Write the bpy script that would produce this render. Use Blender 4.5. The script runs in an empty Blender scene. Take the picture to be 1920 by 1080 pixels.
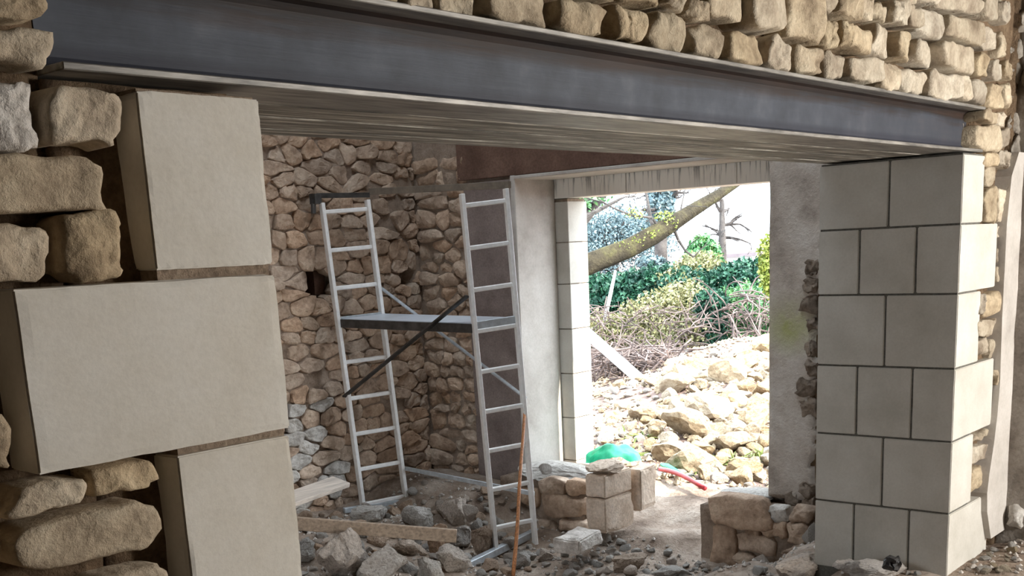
import bpy, bmesh, math, random
import numpy as np
from mathutils import Vector, Matrix, noise
R = random.Random(7)
D = bpy.data
COL = bpy.context.scene.collection
SC = bpy.context.scene

# ------------------------------------------------------------------ camera, world, sun, exposure
F_PX, PP_Y = 2129.86, 961.2
PAN, PIT, ROL = 0.8593, 0.2290, 0.0485
EYE = Vector((-1.4632, -1.8535, 1.65))
FW = Vector((math.sin(PAN)*math.cos(PIT), math.cos(PAN)*math.cos(PIT), -math.sin(PIT)))
_r = Vector((math.cos(PAN), -math.sin(PAN), 0)); _d = FW.cross(_r)
RT = _r*math.cos(ROL) + _d*math.sin(ROL)
DN = -_r*math.sin(ROL) + _d*math.cos(ROL)
cam = D.objects.new('camera', D.cameras.new('camera')); COL.objects.link(cam)
m3 = Matrix((RT, -DN, -FW)).transposed()
cam.matrix_world = Matrix.Translation(EYE) @ m3.to_4x4()
cam.data.sensor_width = 36.0
cam.data.lens = 36.0*F_PX/1920.0
cam.data.shift_y = (PP_Y-540.0)/1920.0
cam.data.clip_start, cam.data.clip_end = 0.05, 400
SC.camera = cam

SC.view_settings.view_transform = 'Standard'
SC.view_settings.look = 'None'
SC.view_settings.gamma = 1.0
SC.view_settings.use_curve_mapping = False
SC.view_settings.exposure = 1.5

W = D.worlds.new('sky'); SC.world = W; W.use_nodes = True
bg = W.node_tree.nodes['Background']
bg.inputs[0].default_value = (0.80, 0.90, 1.0, 1); bg.inputs[1].default_value = 3.0

def light(name, kind, energy, color, loc, target, **kw):
    l = D.lights.new(name, kind); l.energy = energy; l.color = color
    for k, v in kw.items(): setattr(l, k, v)
    o = D.objects.new(name, l); COL.objects.link(o); o.location = loc
    o.rotation_euler = (Vector(target)-Vector(loc)).to_track_quat('-Z', 'Y').to_euler()
    return o
light('sun', 'SUN', 5.0, (1.0, 0.93, 0.82), (8, -10, 10), (8-.15*10, -10+.95*10, 10-.80*10), angle=0.01)
# light added behind the camera, set in an unseen invented rear opening
light('added_rear_light', 'AREA', 100.0, (1.0, 0.965, 0.91), (4.10, -4.0, 1.75), (3.8, 0, 1.6), shape='RECTANGLE', size=.9, size_y=1.6)

# unseen light added on the left to brighten the far room
light('added_left_light', 'AREA', 13.0, (0.90, 0.96, 1.0), (-4.15, 2.9, 1.75), (4, 2.9, 1.2), shape='RECTANGLE', size=1.8, size_y=1.3)

# portals: guide the sky's own light through the doorway and the added roof bay (they emit nothing themselves)
for nm, p, t, sx, sy in (('doorway_portal', (5.95, 2.7, .9), (0, 2.7, .9), 2.4, 2.4), ('added_roof_bay_portal', (3.2, 2.1, 6.05), (3.2, 2.1, 0), 2.2, 2.4)):
    light(nm, 'AREA', 1.0, (1, 1, 1), p, t, shape='RECTANGLE', size=sx, size_y=sy).data.cycles.is_portal = True

# ------------------------------------------------------------------ helpers
def ray(u, v): return RT*((u-960)/F_PX) + DN*((v-PP_Y)/F_PX) + FW
def on(u, v, ax, val):
    q = ray(u, v); i = 'XYZ'.index(ax); return EYE + q*((val-EYE[i])/q[i])
def at(u, v, t): return EYE + ray(u, v)*t
def lin(c): return tuple(((x/255)/12.92 if x <= 10 else ((x/255+.055)/1.055)**2.4) for x in c) + (1,)

def tag(o, label=None, cat=None, group=None, kind=None):
    if label: o['label'] = label
    if cat: o['category'] = cat
    if group: o['group'] = group
    if kind: o['kind'] = kind
    return o
def empty(name, loc=(0, 0, 0), **k):
    o = D.objects.new(name, None); COL.objects.link(o); o.location = loc; o.empty_display_size = .1
    return tag(o, **k)
def link(name, me, mat, parent=None, loc=None, smooth=False):
    o = D.objects.new(name, me); COL.objects.link(o)
    if mat is not None and not me.materials: me.materials.append(mat)
    if parent is not None:
        o.parent = parent
        if loc is not None: o.location = Vector(loc)-parent_loc(parent)
    elif loc is not None: o.location = loc
    if smooth: me.polygons.foreach_set('use_smooth', [True]*len(me.polygons))
    return o
def parent_loc(p):
    l = Vector((0, 0, 0))
    while p is not None: l += p.location; p = p.parent
    return l
def from_bm(bm, name):
    me = D.meshes.new(name); bm.normal_update(); bm.to_mesh(me); bm.free(); return me
def pyd(name, v, f):
    me = D.meshes.new(name); me.from_pydata([tuple(x) for x in v], [], f); me.update(); return me
def centred(v):
    c = sum((Vector(x) for x in v), Vector())/len(v)
    return c, [Vector(x)-c for x in v]

class MB:
    """collects boxes, bars and tubes into one mesh"""
    def __init__(s): s.v = []; s.f = []
    def quadprism(s, a, b, ux, uy, hx, hy, hx2=None, hy2=None):
        n = len(s.v); hx2 = hx if hx2 is None else hx2; hy2 = hy if hy2 is None else hy2
        for p, x, y in ((a, hx, hy), (b, hx2, hy2)):
            for sx, sy in ((-1, -1), (1, -1), (1, 1), (-1, 1)): s.v.append(p+ux*sx*x+uy*sy*y)
        s.f += [(n, n+3, n+2, n+1), (n+4, n+5, n+6, n+7)] + [(n+i, n+(i+1) % 4, n+4+(i+1) % 4, n+4+i) for i in range(4)]
        return s
    def bar(s, a, b, w, h, up=(0, 0, 1)):
        a, b = Vector(a), Vector(b); d = (b-a).normalized(); ux = d.cross(Vector(up))
        if ux.length < 1e-4: ux = d.cross(Vector((1, 0, 0)))
        ux.normalize(); uy = ux.cross(d).normalized()
        return s.quadprism(a, b, ux, uy, w/2, h/2)
    def box(s, lo, hi):
        lo, hi = Vector(lo), Vector(hi); c = (lo+hi)/2
        return s.quadprism(Vector((c.x, c.y, lo.z)), Vector((c.x, c.y, hi.z)), Vector((1, 0, 0)), Vector((0, 1, 0)), (hi.x-lo.x)/2, (hi.y-lo.y)/2)
    def tube(s, pts, rad, seg=8, wob=0.0, seed=0):
        pts = [Vector(p) for p in pts]; n0 = len(s.v); ref = Vector((.3, .2, .93))
        rr = rad if isinstance(rad, (list, tuple)) else [rad]*len(pts)
        for i, p in enumerate(pts):
            d = (pts[min(i+1, len(pts)-1)]-pts[max(i-1, 0)]).normalized()
            x = d.cross(ref)
            if x.length < 1e-3: x = d.cross(Vector((1, 0, 0)))
            x.normalize(); y = d.cross(x)
            for k in range(seg):
                a = 2*math.pi*k/seg; r = rr[i]
                if wob: r *= 1+wob*noise.noise(Vector((math.cos(a)*1.5+seed, math.sin(a)*1.5, i*.45)))
                s.v.append(p+x*math.cos(a)*r+y*math.sin(a)*r)
        for i in range(len(pts)-1):
            for k in range(seg):
                a, b = n0+i*seg+k, n0+i*seg+(k+1) % seg
                s.f.append((a, b, b+seg, a+seg))
        s.f.append(tuple(n0+k for k in reversed(range(seg)))); e = n0+(len(pts)-1)*seg
        s.f.append(tuple(e+k for k in range(seg)))
        return s
    def build(s, name, mat, parent=None, smooth=False, bevel=0, origin=None):
        c, v = centred(s.v)
        if origin is not None: v = [x+c-Vector(origin) for x in v]; c = Vector(origin)
        me = pyd(name, v, s.f)
        if bevel:
            bm = bmesh.new(); bm.from_mesh(me)
            bmesh.ops.bevel(bm, geom=bm.edges[:], offset=bevel, segments=1, affect='EDGES', clamp_overlap=True); bm.to_mesh(me); bm.free()
        return link(name, me, mat, parent, c, smooth)

# ------------------------------------------------------------------ materials
def nodes_of(name):
    m = D.materials.new(name); m.use_nodes = True; nt = m.node_tree
    return m, nt, nt.nodes['Principled BSDF']
def N(nt, t, **kw):
    n = nt.nodes.new(t)
    for k, v in kw.items():
        if isinstance(k, str) and k.startswith('i_'):
            n.inputs[k[2:]].default_value = v
        else: setattr(n, k, v)
    return n
def coords(nt, stretch=(1, 1, 1), rnd=True):
    tc = N(nt, 'ShaderNodeTexCoord'); mp = N(nt, 'ShaderNodeMapping'); mp.inputs['Scale'].default_value = stretch
    nt.links.new(tc.outputs['Object'], mp.inputs['Vector'])
    if rnd:
        oi = N(nt, 'ShaderNodeObjectInfo'); mu = N(nt, 'ShaderNodeMath', operation='MULTIPLY'); mu.inputs[1].default_value = 57.0
        nt.links.new(oi.outputs['Random'], mu.inputs[0]); nt.links.new(mu.outputs[0], mp.inputs['Location'])
    return mp.outputs['Vector']
def ramp(nt, fac, stops):
    r = N(nt, 'ShaderNodeValToRGB'); e = r.color_ramp.elements
    while len(e) < len(stops): e.new(0.5)
    for el, (p, c) in zip(e, stops): el.position = p; el.color = c if len(c) == 4 else (*c, 1)
    nt.links.new(fac, r.inputs[0]); return r.outputs[0]
def tex(nt, vec, scale, detail=6, rough=.6):
    n = N(nt, 'ShaderNodeTexNoise'); n.inputs['Scale'].default_value = scale; n.inputs['Detail'].default_value = detail; n.inputs['Roughness'].default_value = rough
    nt.links.new(vec, n.inputs['Vector']); return n.outputs['Fac']
def mix(nt, fac, a, b, blend='MIX'):
    m = N(nt, 'ShaderNodeMix', data_type='RGBA', blend_type=blend)
    for i, x in ((0, fac), (6, a), (7, b)):
        if hasattr(x, 'links'): nt.links.new(x, m.inputs[i])
        else: m.inputs[i].default_value = x
    return m.outputs[2]
def math_(nt, op, a, b=0.0, c=0.0, clamp=False):
    m = N(nt, 'ShaderNodeMath', operation=op, use_clamp=clamp)
    for i, x in enumerate((a, b, c)):
        if hasattr(x, 'links'): nt.links.new(x, m.inputs[i])
        else: m.inputs[i].default_value = x
    return m.outputs[0]
def bump(nt, bs, h, dist, strength=1.0):
    b = N(nt, 'ShaderNodeBump'); b.inputs['Distance'].default_value = dist; b.inputs['Strength'].default_value = strength
    nt.links.new(h, b.inputs['Height']); nt.links.new(b.outputs[0], bs.inputs['Normal'])
def rockmat(name, dark, mid, pale, scale=6, fine=45, dist=.012, rough=.9, vary=.35, stretch=(1, 1, 1), grain=.55, warm=None):
    m, nt, bs = nodes_of(name); v = coords(nt, stretch)
    a = tex(nt, v, scale, 7, .62); f = tex(nt, v, fine, 6, .7)
    col = ramp(nt, a, [(.3, lin(dark)), (.5, lin(mid)), (.72, lin(pale))])
    col = mix(nt, grain, col, ramp(nt, f, [(.3, (.45, .43, .4, 1)), (.6, (1, 1, 1, 1))]), 'MULTIPLY')
    oi = N(nt, 'ShaderNodeObjectInfo')
    if warm:
        r2 = math_(nt, 'FRACT', math_(nt, 'MULTIPLY', oi.outputs['Random'], 7.31))
        col = mix(nt, r2, col, mix(nt, 1.0, col, lin(warm), 'MULTIPLY'))
    hs = N(nt, 'ShaderNodeHueSaturation'); nt.links.new(col, hs.inputs['Color'])
    nt.links.new(math_(nt, 'MULTIPLY_ADD', oi.outputs['Random'], vary, 1-vary*.5), hs.inputs['Value'])
    nt.links.new(hs.outputs[0], bs.inputs['Base Color'])
    bs.inputs['Roughness'].default_value = rough; bs.inputs['Specular IOR Level'].default_value = .2
    h = math_(nt, 'MULTIPLY_ADD', a, 1.2, math_(nt, 'MULTIPLY', f, .55))
    bump(nt, bs, h, dist); return m
def plain(name, c, rough=.6, metal=0.0, vary=.25, scale=9, stretch=(1, 1, 1), bumpd=.001):
    m, nt, bs = nodes_of(name); v = coords(nt, stretch); a = tex(nt, v, scale, 6, .6)
    lo = [x*(1-vary) for x in c]; hi = [min(255, x*(1+vary)) for x in c]
    nt.links.new(ramp(nt, a, [(.3, lin(lo)), (.7, lin(hi))]), bs.inputs['Base Color'])
    bs.inputs['Roughness'].default_value = rough; bs.inputs['Metallic'].default_value = metal
    bump(nt, bs, a, bumpd); return m

M = {}
M['wallstone'] = rockmat('warm_limestone', (142, 128, 112), (190, 178, 160), (214, 205, 188), 7, 50, .016, vary=.35, warm=(255, 244, 224))
M['leftstone'] = rockmat('brown_limestone', (158, 142, 124), (204, 188, 166), (224, 212, 192), 9, 60, .012, vary=.2, warm=(255, 246, 228), grain=.45)
M['whitestone'] = rockmat('whitewashed_limestone', (120, 110, 100), (215, 208, 200), (235, 230, 224), 10, 40, .01, vary=.1)
M['backstone'] = rockmat('brown_rubble_stone', (146, 128, 112), (190, 170, 152), (210, 194, 176), 8, 42, .014, vary=.32, warm=(255, 240, 226))
M['palestone'] = rockmat('pale_rubble_stone', (156, 148, 140), (202, 196, 188), (226, 222, 216), 9, 42, .016, vary=.25)
M['rubble'] = rockmat('broken_limestone', (170, 162, 154), (216, 210, 203), (234, 230, 225), 8, 38, .022, vary=.3, warm=(252, 238, 226))
M['outrubble'] = rockmat('sunlit_limestone', (140, 126, 108), (184, 170, 150), (206, 196, 178), 5, 30, .02, vary=.35, warm=(255, 240, 214))
M['ashlar'] = rockmat('sawn_white_limestone', (182, 177, 166), (196, 191, 181), (206, 202, 193), 3.5, 90, .0012, vary=.06, grain=.15)
M['ashlarL'] = rockmat('sawn_limestone_dusty', (204, 196, 182), (216, 210, 199), (224, 220, 212), 2.2, 90, .0012, vary=.05, grain=.15)
M['mortar'] = rockmat('lime_mortar', (96, 78, 60), (126, 104, 82), (150, 128, 102), 16, 90, .02, vary=.0)
M['jointmortar'] = rockmat('joint_mortar', (128, 112, 96), (150, 132, 114), (165, 148, 128), 30, 120, .004, vary=.0)
M['darkmortar'] = rockmat('earth_mortar', (130, 112, 98), (158, 140, 124), (178, 160, 144), 12, 70, .014, vary=.0, grain=.4)
M['greyjoint'] = rockmat('grey_joint', (92, 90, 84), (108, 105, 98), (120, 117, 110), 30, 120, .002, vary=.0)
M['dirt'] = rockmat('dirt_floor', (128, 110, 96), (172, 154, 138), (202, 188, 174), 3.5, 36, .04, vary=.0)
M['outdirt'] = rockmat('sandy_ground', (96, 82, 76), (130, 112, 104), (158, 138, 130), 2.0, 25, .04, vary=.0)
M['render'] = rockmat('dark_render', (122, 108, 102), (140, 126, 120), (156, 142, 135), 5, 70, .004, vary=.0)
M['brownband'] = rockmat('brown_render', (88, 66, 56), (108, 84, 72), (126, 100, 86), 4, 60, .006, vary=.0)
M['plaster'] = rockmat('pale_plaster', (160, 152, 144), (184, 177, 169), (200, 194, 187), 3, 60, .003, vary=.0, grain=.2)
M['greyplaster'] = rockmat('grey_plaster', (112, 104, 95), (142, 134, 124), (168, 160, 149), 4, 50, .01, vary=.0)
M['jambstone'] = rockmat('jamb_rubble_stone', (104, 92, 80), (140, 126, 112), (164, 150, 136), 9, 45, .014, vary=.3)
M['greystone'] = rockmat('grey_wall_stone', (120, 112, 102), (150, 142, 131), (172, 164, 153), 7, 45, .012, vary=.2)
M['cornerwall'] = rockmat('dark_corner_plaster', (120, 112, 104), (152, 144, 135), (178, 170, 160), 4, 40, .014, vary=.0)
M['roomwall'] = rockmat('rough_room_wall', (84, 80, 74), (108, 104, 98), (126, 121, 114), 3, 30, .03, vary=.0)
M['alu'] = plain('brushed_aluminium', (240, 238, 235), .4, .0, .04, 30, (1, 1, 1), .0004)
M['alulegs'] = plain('galvanised_steel', (186, 192, 197), .42, .35, .10, 25)
M['darksteel'] = plain('dark_steel', (72, 70, 68), .5, .6, .25, 14)
M['guard'] = plain('weathered_guard_board', (112, 102, 90), .8, 0, .2, 10)
M['decktop'] = plain('grey_platform_panel', (212, 220, 230), .3, .0, .06, 6)
M['paleboard'] = plain('dusty_pine_board', (196, 184, 172), .8, 0, .14, 4, (1, 12, 12))
M['board'] = plain('pine_board', (150, 132, 114), .75, 0, .18, 4, (1, 14, 14))
M['stick'] = plain('brown_wood_pole', (168, 112, 70), .55, 0, .3, 10, (12, 12, 1))
M['green'] = plain('green_plastic', (0, 168, 120), .5, 0, .2, 8)
M['red'] = plain('red_plastic', (196, 62, 66), .5, 0, .12, 8)
M['black'] = plain('black_plastic', (28, 26, 25), .6, 0, .4, 20)
M['bark'] = rockmat('mossy_bark', (40, 36, 28), (64, 58, 44), (86, 84, 52), 3, 24, .05, vary=.0)
M['barkgrey'] = rockmat('grey_bark', (52, 50, 48), (76, 72, 70), (96, 92, 88), 5, 30, .03, vary=.3)
M['twig'] = plain('dry_twigs', (96, 84, 80), .9, 0, .35, 3)
M['concrete'] = plain('pale_concrete', (206, 214, 210), .8, 0, .08, 6)
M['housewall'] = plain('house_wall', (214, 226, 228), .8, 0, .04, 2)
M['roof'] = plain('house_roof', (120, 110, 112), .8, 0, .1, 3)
def leafmat(name, a, b, c):
    m, nt, bs = nodes_of(name); v = coords(nt); f = tex(nt, v, 7.0, 5, .75)
    nt.links.new(ramp(nt, f, [(.32, lin(a)), (.5, lin(b)), (.66, lin(c))]), bs.inputs['Base Color'])
    bs.inputs['Roughness'].default_value = .6; return m
M['ivy'] = leafmat('ivy_leaves', (10, 44, 36), (24, 74, 56), (52, 104, 72))
M['bramble'] = leafmat('bramble_leaves', (96, 100, 66), (130, 130, 88), (166, 158, 122))
M['lightgreen'] = leafmat('bright_leaves', (46, 100, 64), (84, 136, 84), (124, 156, 92))
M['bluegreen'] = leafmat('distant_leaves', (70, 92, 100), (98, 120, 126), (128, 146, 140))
M['yellowgreen'] = leafmat('yellow_leaves', (100, 116, 44), (132, 146, 60), (160, 166, 84))

M['weed'] = leafmat('weed_leaves', (74, 92, 40), (104, 120, 56), (140, 146, 84))
# steel beam: mill-scale grey with a rusty upper part of the web
def steelmat():
    m, nt, bs = nodes_of('mill_scale_steel'); v = coords(nt, (1, 1, 1), False); vs = coords(nt, (.5, 6, 9), False)
    a = tex(nt, v, 5, 7, .6); s = tex(nt, vs, 3, 6, .65)
    col = ramp(nt, a, [(.3, lin((56, 59, 66))), (.55, lin((75, 79, 88))), (.75, lin((95, 98, 106)))])
    tc = N(nt, 'ShaderNodeTexCoord'); sp = N(nt, 'ShaderNodeSeparateXYZ'); nt.links.new(tc.outputs['Object'], sp.inputs[0])
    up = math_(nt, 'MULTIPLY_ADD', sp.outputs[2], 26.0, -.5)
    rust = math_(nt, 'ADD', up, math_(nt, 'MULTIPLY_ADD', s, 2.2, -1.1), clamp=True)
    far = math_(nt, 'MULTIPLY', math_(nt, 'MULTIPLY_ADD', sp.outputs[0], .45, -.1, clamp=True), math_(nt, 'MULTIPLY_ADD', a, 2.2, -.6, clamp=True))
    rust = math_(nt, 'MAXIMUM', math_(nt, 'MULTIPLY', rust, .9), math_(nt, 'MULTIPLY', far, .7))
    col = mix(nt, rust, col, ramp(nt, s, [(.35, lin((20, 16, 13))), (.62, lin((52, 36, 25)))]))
    low = math_(nt, 'MULTIPLY_ADD', math_(nt, 'ADD', sp.outputs[2], math_(nt, 'MULTIPLY', s, .012)), -60.0, -2.0, clamp=True)  # darker band along the web foot: fillet shading put into the colour
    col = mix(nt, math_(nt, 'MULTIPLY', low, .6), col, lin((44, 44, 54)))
    nt.links.new(col, bs.inputs['Base Color']); bs.inputs['Metallic'].default_value = .05; bs.inputs['Roughness'].default_value = .6; bs.inputs['Specular IOR Level'].default_value = .25
    bump(nt, bs, s, .0015); return m
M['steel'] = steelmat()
M['flange'] = plain('worn_flange_steel', (128, 124, 118), .5, .3, .3, 6, (1, 8, 8))
def soffitmat():
    m, nt, bs = nodes_of('streaked_soffit_board'); v = coords(nt, (.8, 16, 4)); a = tex(nt, v, 2.6, 8, .7)
    nt.links.new(ramp(nt, a, [(.36, lin((58, 54, 49))), (.5, lin((124, 119, 110))), (.62, lin((206, 201, 190)))]), bs.inputs['Base Color'])
    bs.inputs['Roughness'].default_value = .6; bump(nt, bs, a, .003); return m
M['soffit'] = soffitmat()
# concrete render with moss and worn patches on the near jamb
def jambmat():
    m, nt, bs = nodes_of('stained_concrete_render'); v = coords(nt, (1, 1, 1), False); a = tex(nt, v, 3.2, 9, .68); f = tex(nt, v, 40, 5, .7)
    col = ramp(nt, a, [(.3, lin((150, 138, 127))), (.48, lin((194, 183, 171))), (.66, lin((216, 209, 200)))])
    g = N(nt, 'ShaderNodeNewGeometry'); ds = N(nt, 'ShaderNodeVectorMath', operation='DISTANCE')
    nt.links.new(g.outputs['Position'], ds.inputs[0]); ds.inputs[1].default_value = (5.15, 1.47, 1.1)
    moss = math_(nt, 'MULTIPLY', math_(nt, 'MULTIPLY_ADD', ds.outputs['Value'], -5.0, 1.15, clamp=True), math_(nt, 'MULTIPLY_ADD', a, 4.0, -1.5, clamp=True))
    col = mix(nt, math_(nt, 'MULTIPLY', moss, .8), col, lin((158, 164, 70)))
    nt.links.new(col, bs.inputs['Base Color']); bs.inputs['Roughness'].default_value = .92
    bump(nt, bs, math_(nt, 'MULTIPLY_ADD', a, 2.0, f), .01); return m
M['jamb'] = jambmat()
def lintelmat():
    m, nt, bs = nodes_of('stained_white_lintel'); tc = N(nt, 'ShaderNodeTexCoord'); sp = N(nt, 'ShaderNodeSeparateXYZ'); nt.links.new(tc.outputs['Object'], sp.inputs[0])
    v = coords(nt, (1, 26, 1.6), False); s = tex(nt, v, 1.6, 5, .6)
    drip = math_(nt, 'MULTIPLY', math_(nt, 'MULTIPLY_ADD', s, 14.0, -7.4, clamp=True), math_(nt, 'MULTIPLY_ADD', sp.outputs[2], 6.0, 1.15, clamp=True))
    col = mix(nt, math_(nt, 'MULTIPLY', drip, .8), lin((236, 230, 221)), lin((56, 48, 42)))
    nt.links.new(col, bs.inputs['Base Color']); bs.inputs['Roughness'].default_value = .85; return m
M['lintel'] = lintelmat()

# ------------------------------------------------------------------ ground
CP = []
def cp(x, y, z): CP.append((x, y, z))
for x in (-4, -1, 2, 4, 5): 
    for y in (-6, -3, -1): cp(x, y, 0)
for x in (-3, 0, 1.5): cp(x, .5, -.03)
for x, y, z in [(3, .4, -.08), (4, .3, .02), (4.4, -.3, .02), (3.9, 1.0, -.12), (4.5, .9, -.1), (3, 1.3, -.3), (2, 2, -.35), (1, 3, -.2), (2.5, 3, -.38), (3.4, 2.6, -.42), (4, 2.6, -.43), (4.2, 3.1, -.43), (4.5, 3, -.42), (4.7, 2, -.43), (4.0, 3.6, -.40),
                (4.6, 1.7, -.45), (4.3, 1.5, -.38), (4.9, 3.9, -.12), (4.8, 4.5, -.08), (4.2, 4.4, -.24), (3.4, 4.3, -.22), (2.8, 3.7, -.32), (2.4, 4.6, -.02), (3.2, 4.6, -.06), (0, 4, -.1), (-3, 3, 0),
                (5.1, 2.35, -.34), (5.6, 2.4, -.24), (6.0, 2.6, -.2), (5.9, 3.4, -.16), (6.4, 1.5, -.2), (7.9, 4, -.1), (7.5, 2, -.05), (8.6, 6.4, -.3), (10.6, 5.5, .05), (10.6, 7.1, -.26), (12.3, 5.3, .16), (13.2, 5.8, .2), (12.2, 8.2, -.2), (14, 8, .02), (16, 6, .25), (15, 11, 0),
                (22, 10, .2), (22, 18, .1), (40, 30, .3), (40, 10, .3), (60, 40, .5), (12, -2, 0), (30, -5, 0), (8, 14, -.2), (20, 40, 0)]: cp(x, y, z)
CPA = np.array(CP)
def ground(x, y, rough=1.0):
    d2 = (CPA[:, 0]-x)**2+(CPA[:, 1]-y)**2+.02
    w = d2**-1.6; z = float((w*CPA[:, 2]).sum()/w.sum())
    if rough:
        q = Vector((x*1.7, y*1.7, 3.1)); amp = .035 if y > .2 or x > 5 else .02
        z += rough*(amp*noise.noise(q)+amp*.6*noise.noise(q*3.3)+amp*.35*noise.noise(q*9))
    return z
def ground_mesh(name, xs, ys, mat):
    nx, ny = len(xs), len(ys)
    v = [(x, y, ground(x, y)) for y in ys for x in xs]
    f = [(j*nx+i, j*nx+i+1, (j+1)*nx+i+1, (j+1)*nx+i) for j in range(ny-1) for i in range(nx-1)]
    return link(name, pyd(name, v, f), mat, smooth=True)
def span(segs):
    out = []
    for a, b, st in segs:
        n = max(1, round((b-a)/st)); out += [a+(b-a)*i/n for i in range(n)]
    return out+[segs[-1][1]]
fl = ground_mesh('floor', span([(-4.3, 1.5, .4), (1.5, 6.1, .035)]), span([(-4.5, -1, .5), (-1, 0, .12), (0, 5.1, .04)]), M['dirt']); tag(fl, 'dusty dirt floor strewn with rubble through both rooms', 'floor', kind='structure')
gr = ground_mesh('ground', span([(6.1, 16, .14), (16, 30, .8), (30, 120, 6)]), span([(-12, 0, 1), (0, 14, .14), (14, 30, .8), (30, 110, 5)]), M['outdirt']); tag(gr, 'pale sunlit ground outside rising to the hedge', 'ground', kind='structure')

# ------------------------------------------------------------------ stones, rocks, blocks
def chaikin(p):
    out = []
    for i in range(len(p)):
        a, b = p[i], p[(i+1) % len(p)]
        out += [(a[0]*.75+b[0]*.25, a[1]*.75+b[1]*.25), (a[0]*.25+b[0]*.75, a[1]*.25+b[1]*.75)]
    return out
def resample(p, n):
    L = [0]; m = len(p)
    for i in range(m): L.append(L[-1]+math.hypot(p[(i+1) % m][0]-p[i][0], p[(i+1) % m][1]-p[i][1]))
    out = []; j = 0
    for k in range(n):
        s = L[-1]*k/n
        while L[j+1] < s: j += 1
        t = (s-L[j])/max(1e-9, L[j+1]-L[j]); a, b = p[j % m], p[(j+1) % m]
        out.append((a[0]+(b[0]-a[0])*t, a[1]+(b[1]-a[1])*t))
    return out
class Plane:
    def __init__(s, O, U, Nn): s.O = Vector(O); s.U = Vector(U); s.V = Vector((0, 0, 1)); s.N = Vector(Nn)
    def p(s, u, v, w): return s.O+s.U*u+s.V*v+s.N*w
P_MID = Plane((0, 0, 0), (1, 0, 0), (0, -1, 0))
P_BACK = Plane((0, 4.70, 0), (1, 0, 0), (0, -1, 0))
P_EAST = Plane((5.15, 0, 0), (0, -1, 0), (-1, 0, 0))
P_SILL = Plane((4.85, 0, 0), (0, -1, 0), (-1, 0, 0))
P_RIGHT = Plane((4.64, 0, 0), (0, -1, 0), (-1, 0, 0))
def wall_stone(poly, pl, parent, mat, proud=.02, back=.10, r=.02, bulge=.02, amp=.01, seed=0, n=16, rings=(.72, .42), tilt=0.0, name='stone', smooth=True):
    poly = resample(poly, n)
    cu = sum(q[0] for q in poly)/n; cv = sum(q[1] for q in poly)/n
    size = max(max(q[0] for q in poly)-min(q[0] for q in poly), max(q[1] for q in poly)-min(q[1] for q in poly))
    layers = [(0, -back), (0, proud-r), (.32*r, proud-.3*r), (r, proud)]
    vs = []
    def put(u, v, w, k):
        if k: w += tilt*(u-cu)
        q = Vector((u, v, w))
        if k:
            q += noise.noise_vector(q*(2.2/size)+Vector((seed*3.7, seed*1.3, seed)))*amp*1.6+noise.noise_vector(q*(6/size)+Vector((seed, 0, seed)))*amp*.8
        vs.append(pl.p(*q))
    for k, (ins, w) in enumerate(layers):
        for u, v in poly:
            d = math.hypot(u-cu, v-cv)+1e-9; s = max(.2, 1-ins/d)
            put(cu+(u-cu)*s, cv+(v-cv)*s, w, k)
    for s0 in rings:
        for u, v in poly:
            d = math.hypot(u-cu, v-cv)+1e-9; s = max(.2, 1-r/d)*s0
            put(cu+(u-cu)*s, cv+(v-cv)*s, proud+bulge*(1-s0*s0), 4)
    put(cu, cv, proud+bulge, 4)
    L = 4+len(rings); f = []
    for k in range(L-1):
        for i in range(n):
            j = (i+1) % n; f.append((k*n+i, k*n+j, (k+1)*n+j, (k+1)*n+i))
    for i in range(n): f.append(((L-1)*n+i, (L-1)*n+(i+1) % n, len(vs)-1))
    if pl.U.cross(pl.V).dot(pl.N) < 0: f = [tuple(reversed(t)) for t in f]
    c, v = centred(vs)
    return link(name, pyd(name, v, f), mat, parent, c, smooth)
def rough_rect(cu, cv, w, h, rnd, p=5.0, jit=.07, n=18):
    out = []; ph = rnd.uniform(0, 9); sk = rnd.uniform(-.10, .10); tp = rnd.uniform(-.12, .12)
    for k in range(n):
        t = 2*math.pi*k/n; c, s = math.cos(t), math.sin(t)
        x = math.copysign(abs(c)**(2/p), c); y = math.copysign(abs(s)**(2/p), s)
        j = 1+jit*noise.noise(Vector((c*1.6+ph, s*1.6, ph)))*2
        out.append((cu+w/2*(x*(1+tp*y)+sk*y)*j, cv+h/2*y*j))
    return out
def px_stone(x0, y0, x1, y1, pl, ax, val, parent, mat, seed, **k):
    rnd = random.Random(seed); cx, cy = (x0+x1)/2, (y0+y1)/2
    def uv(u, v):
        q = on(u, v, ax, val)-pl.O; return q.dot(pl.U), q.dot(pl.V)
    if pl is P_MID:  # the traced box is taller than the stone because the courses slope in the view
        cut = .85*abs((385-cy)/(2830-cx))*(x1-x0); hh = max(.55*(y1-y0), (y1-y0)-cut); y0, y1 = cy-hh/2, cy+hh/2
    c = uv(cx, cy); w = abs(uv(x1, cy)[0]-uv(x0, cy)[0]); h = abs(uv(cx, y1)[1]-uv(cx, y0)[1])
    return wall_stone(rough_rect(c[0], c[1], w, h, rnd, p=k.pop('p', 5.0), jit=k.pop('jit', .07), n=k.get('n', 18)), pl, parent, mat, seed=seed, **k)
def clip(poly, nx, ny, d):
    out = []
    for i in range(len(poly)):
        a, b = poly[i], poly[(i+1) % len(poly)]
        da, db = a[0]*nx+a[1]*ny-d, b[0]*nx+b[1]*ny-d
        if da <= 0: out.append(a)
        if da*db < 0: t = da/(da-db); out.append((a[0]+(b[0]-a[0])*t, a[1]+(b[1]-a[1])*t))
    return out
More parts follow.
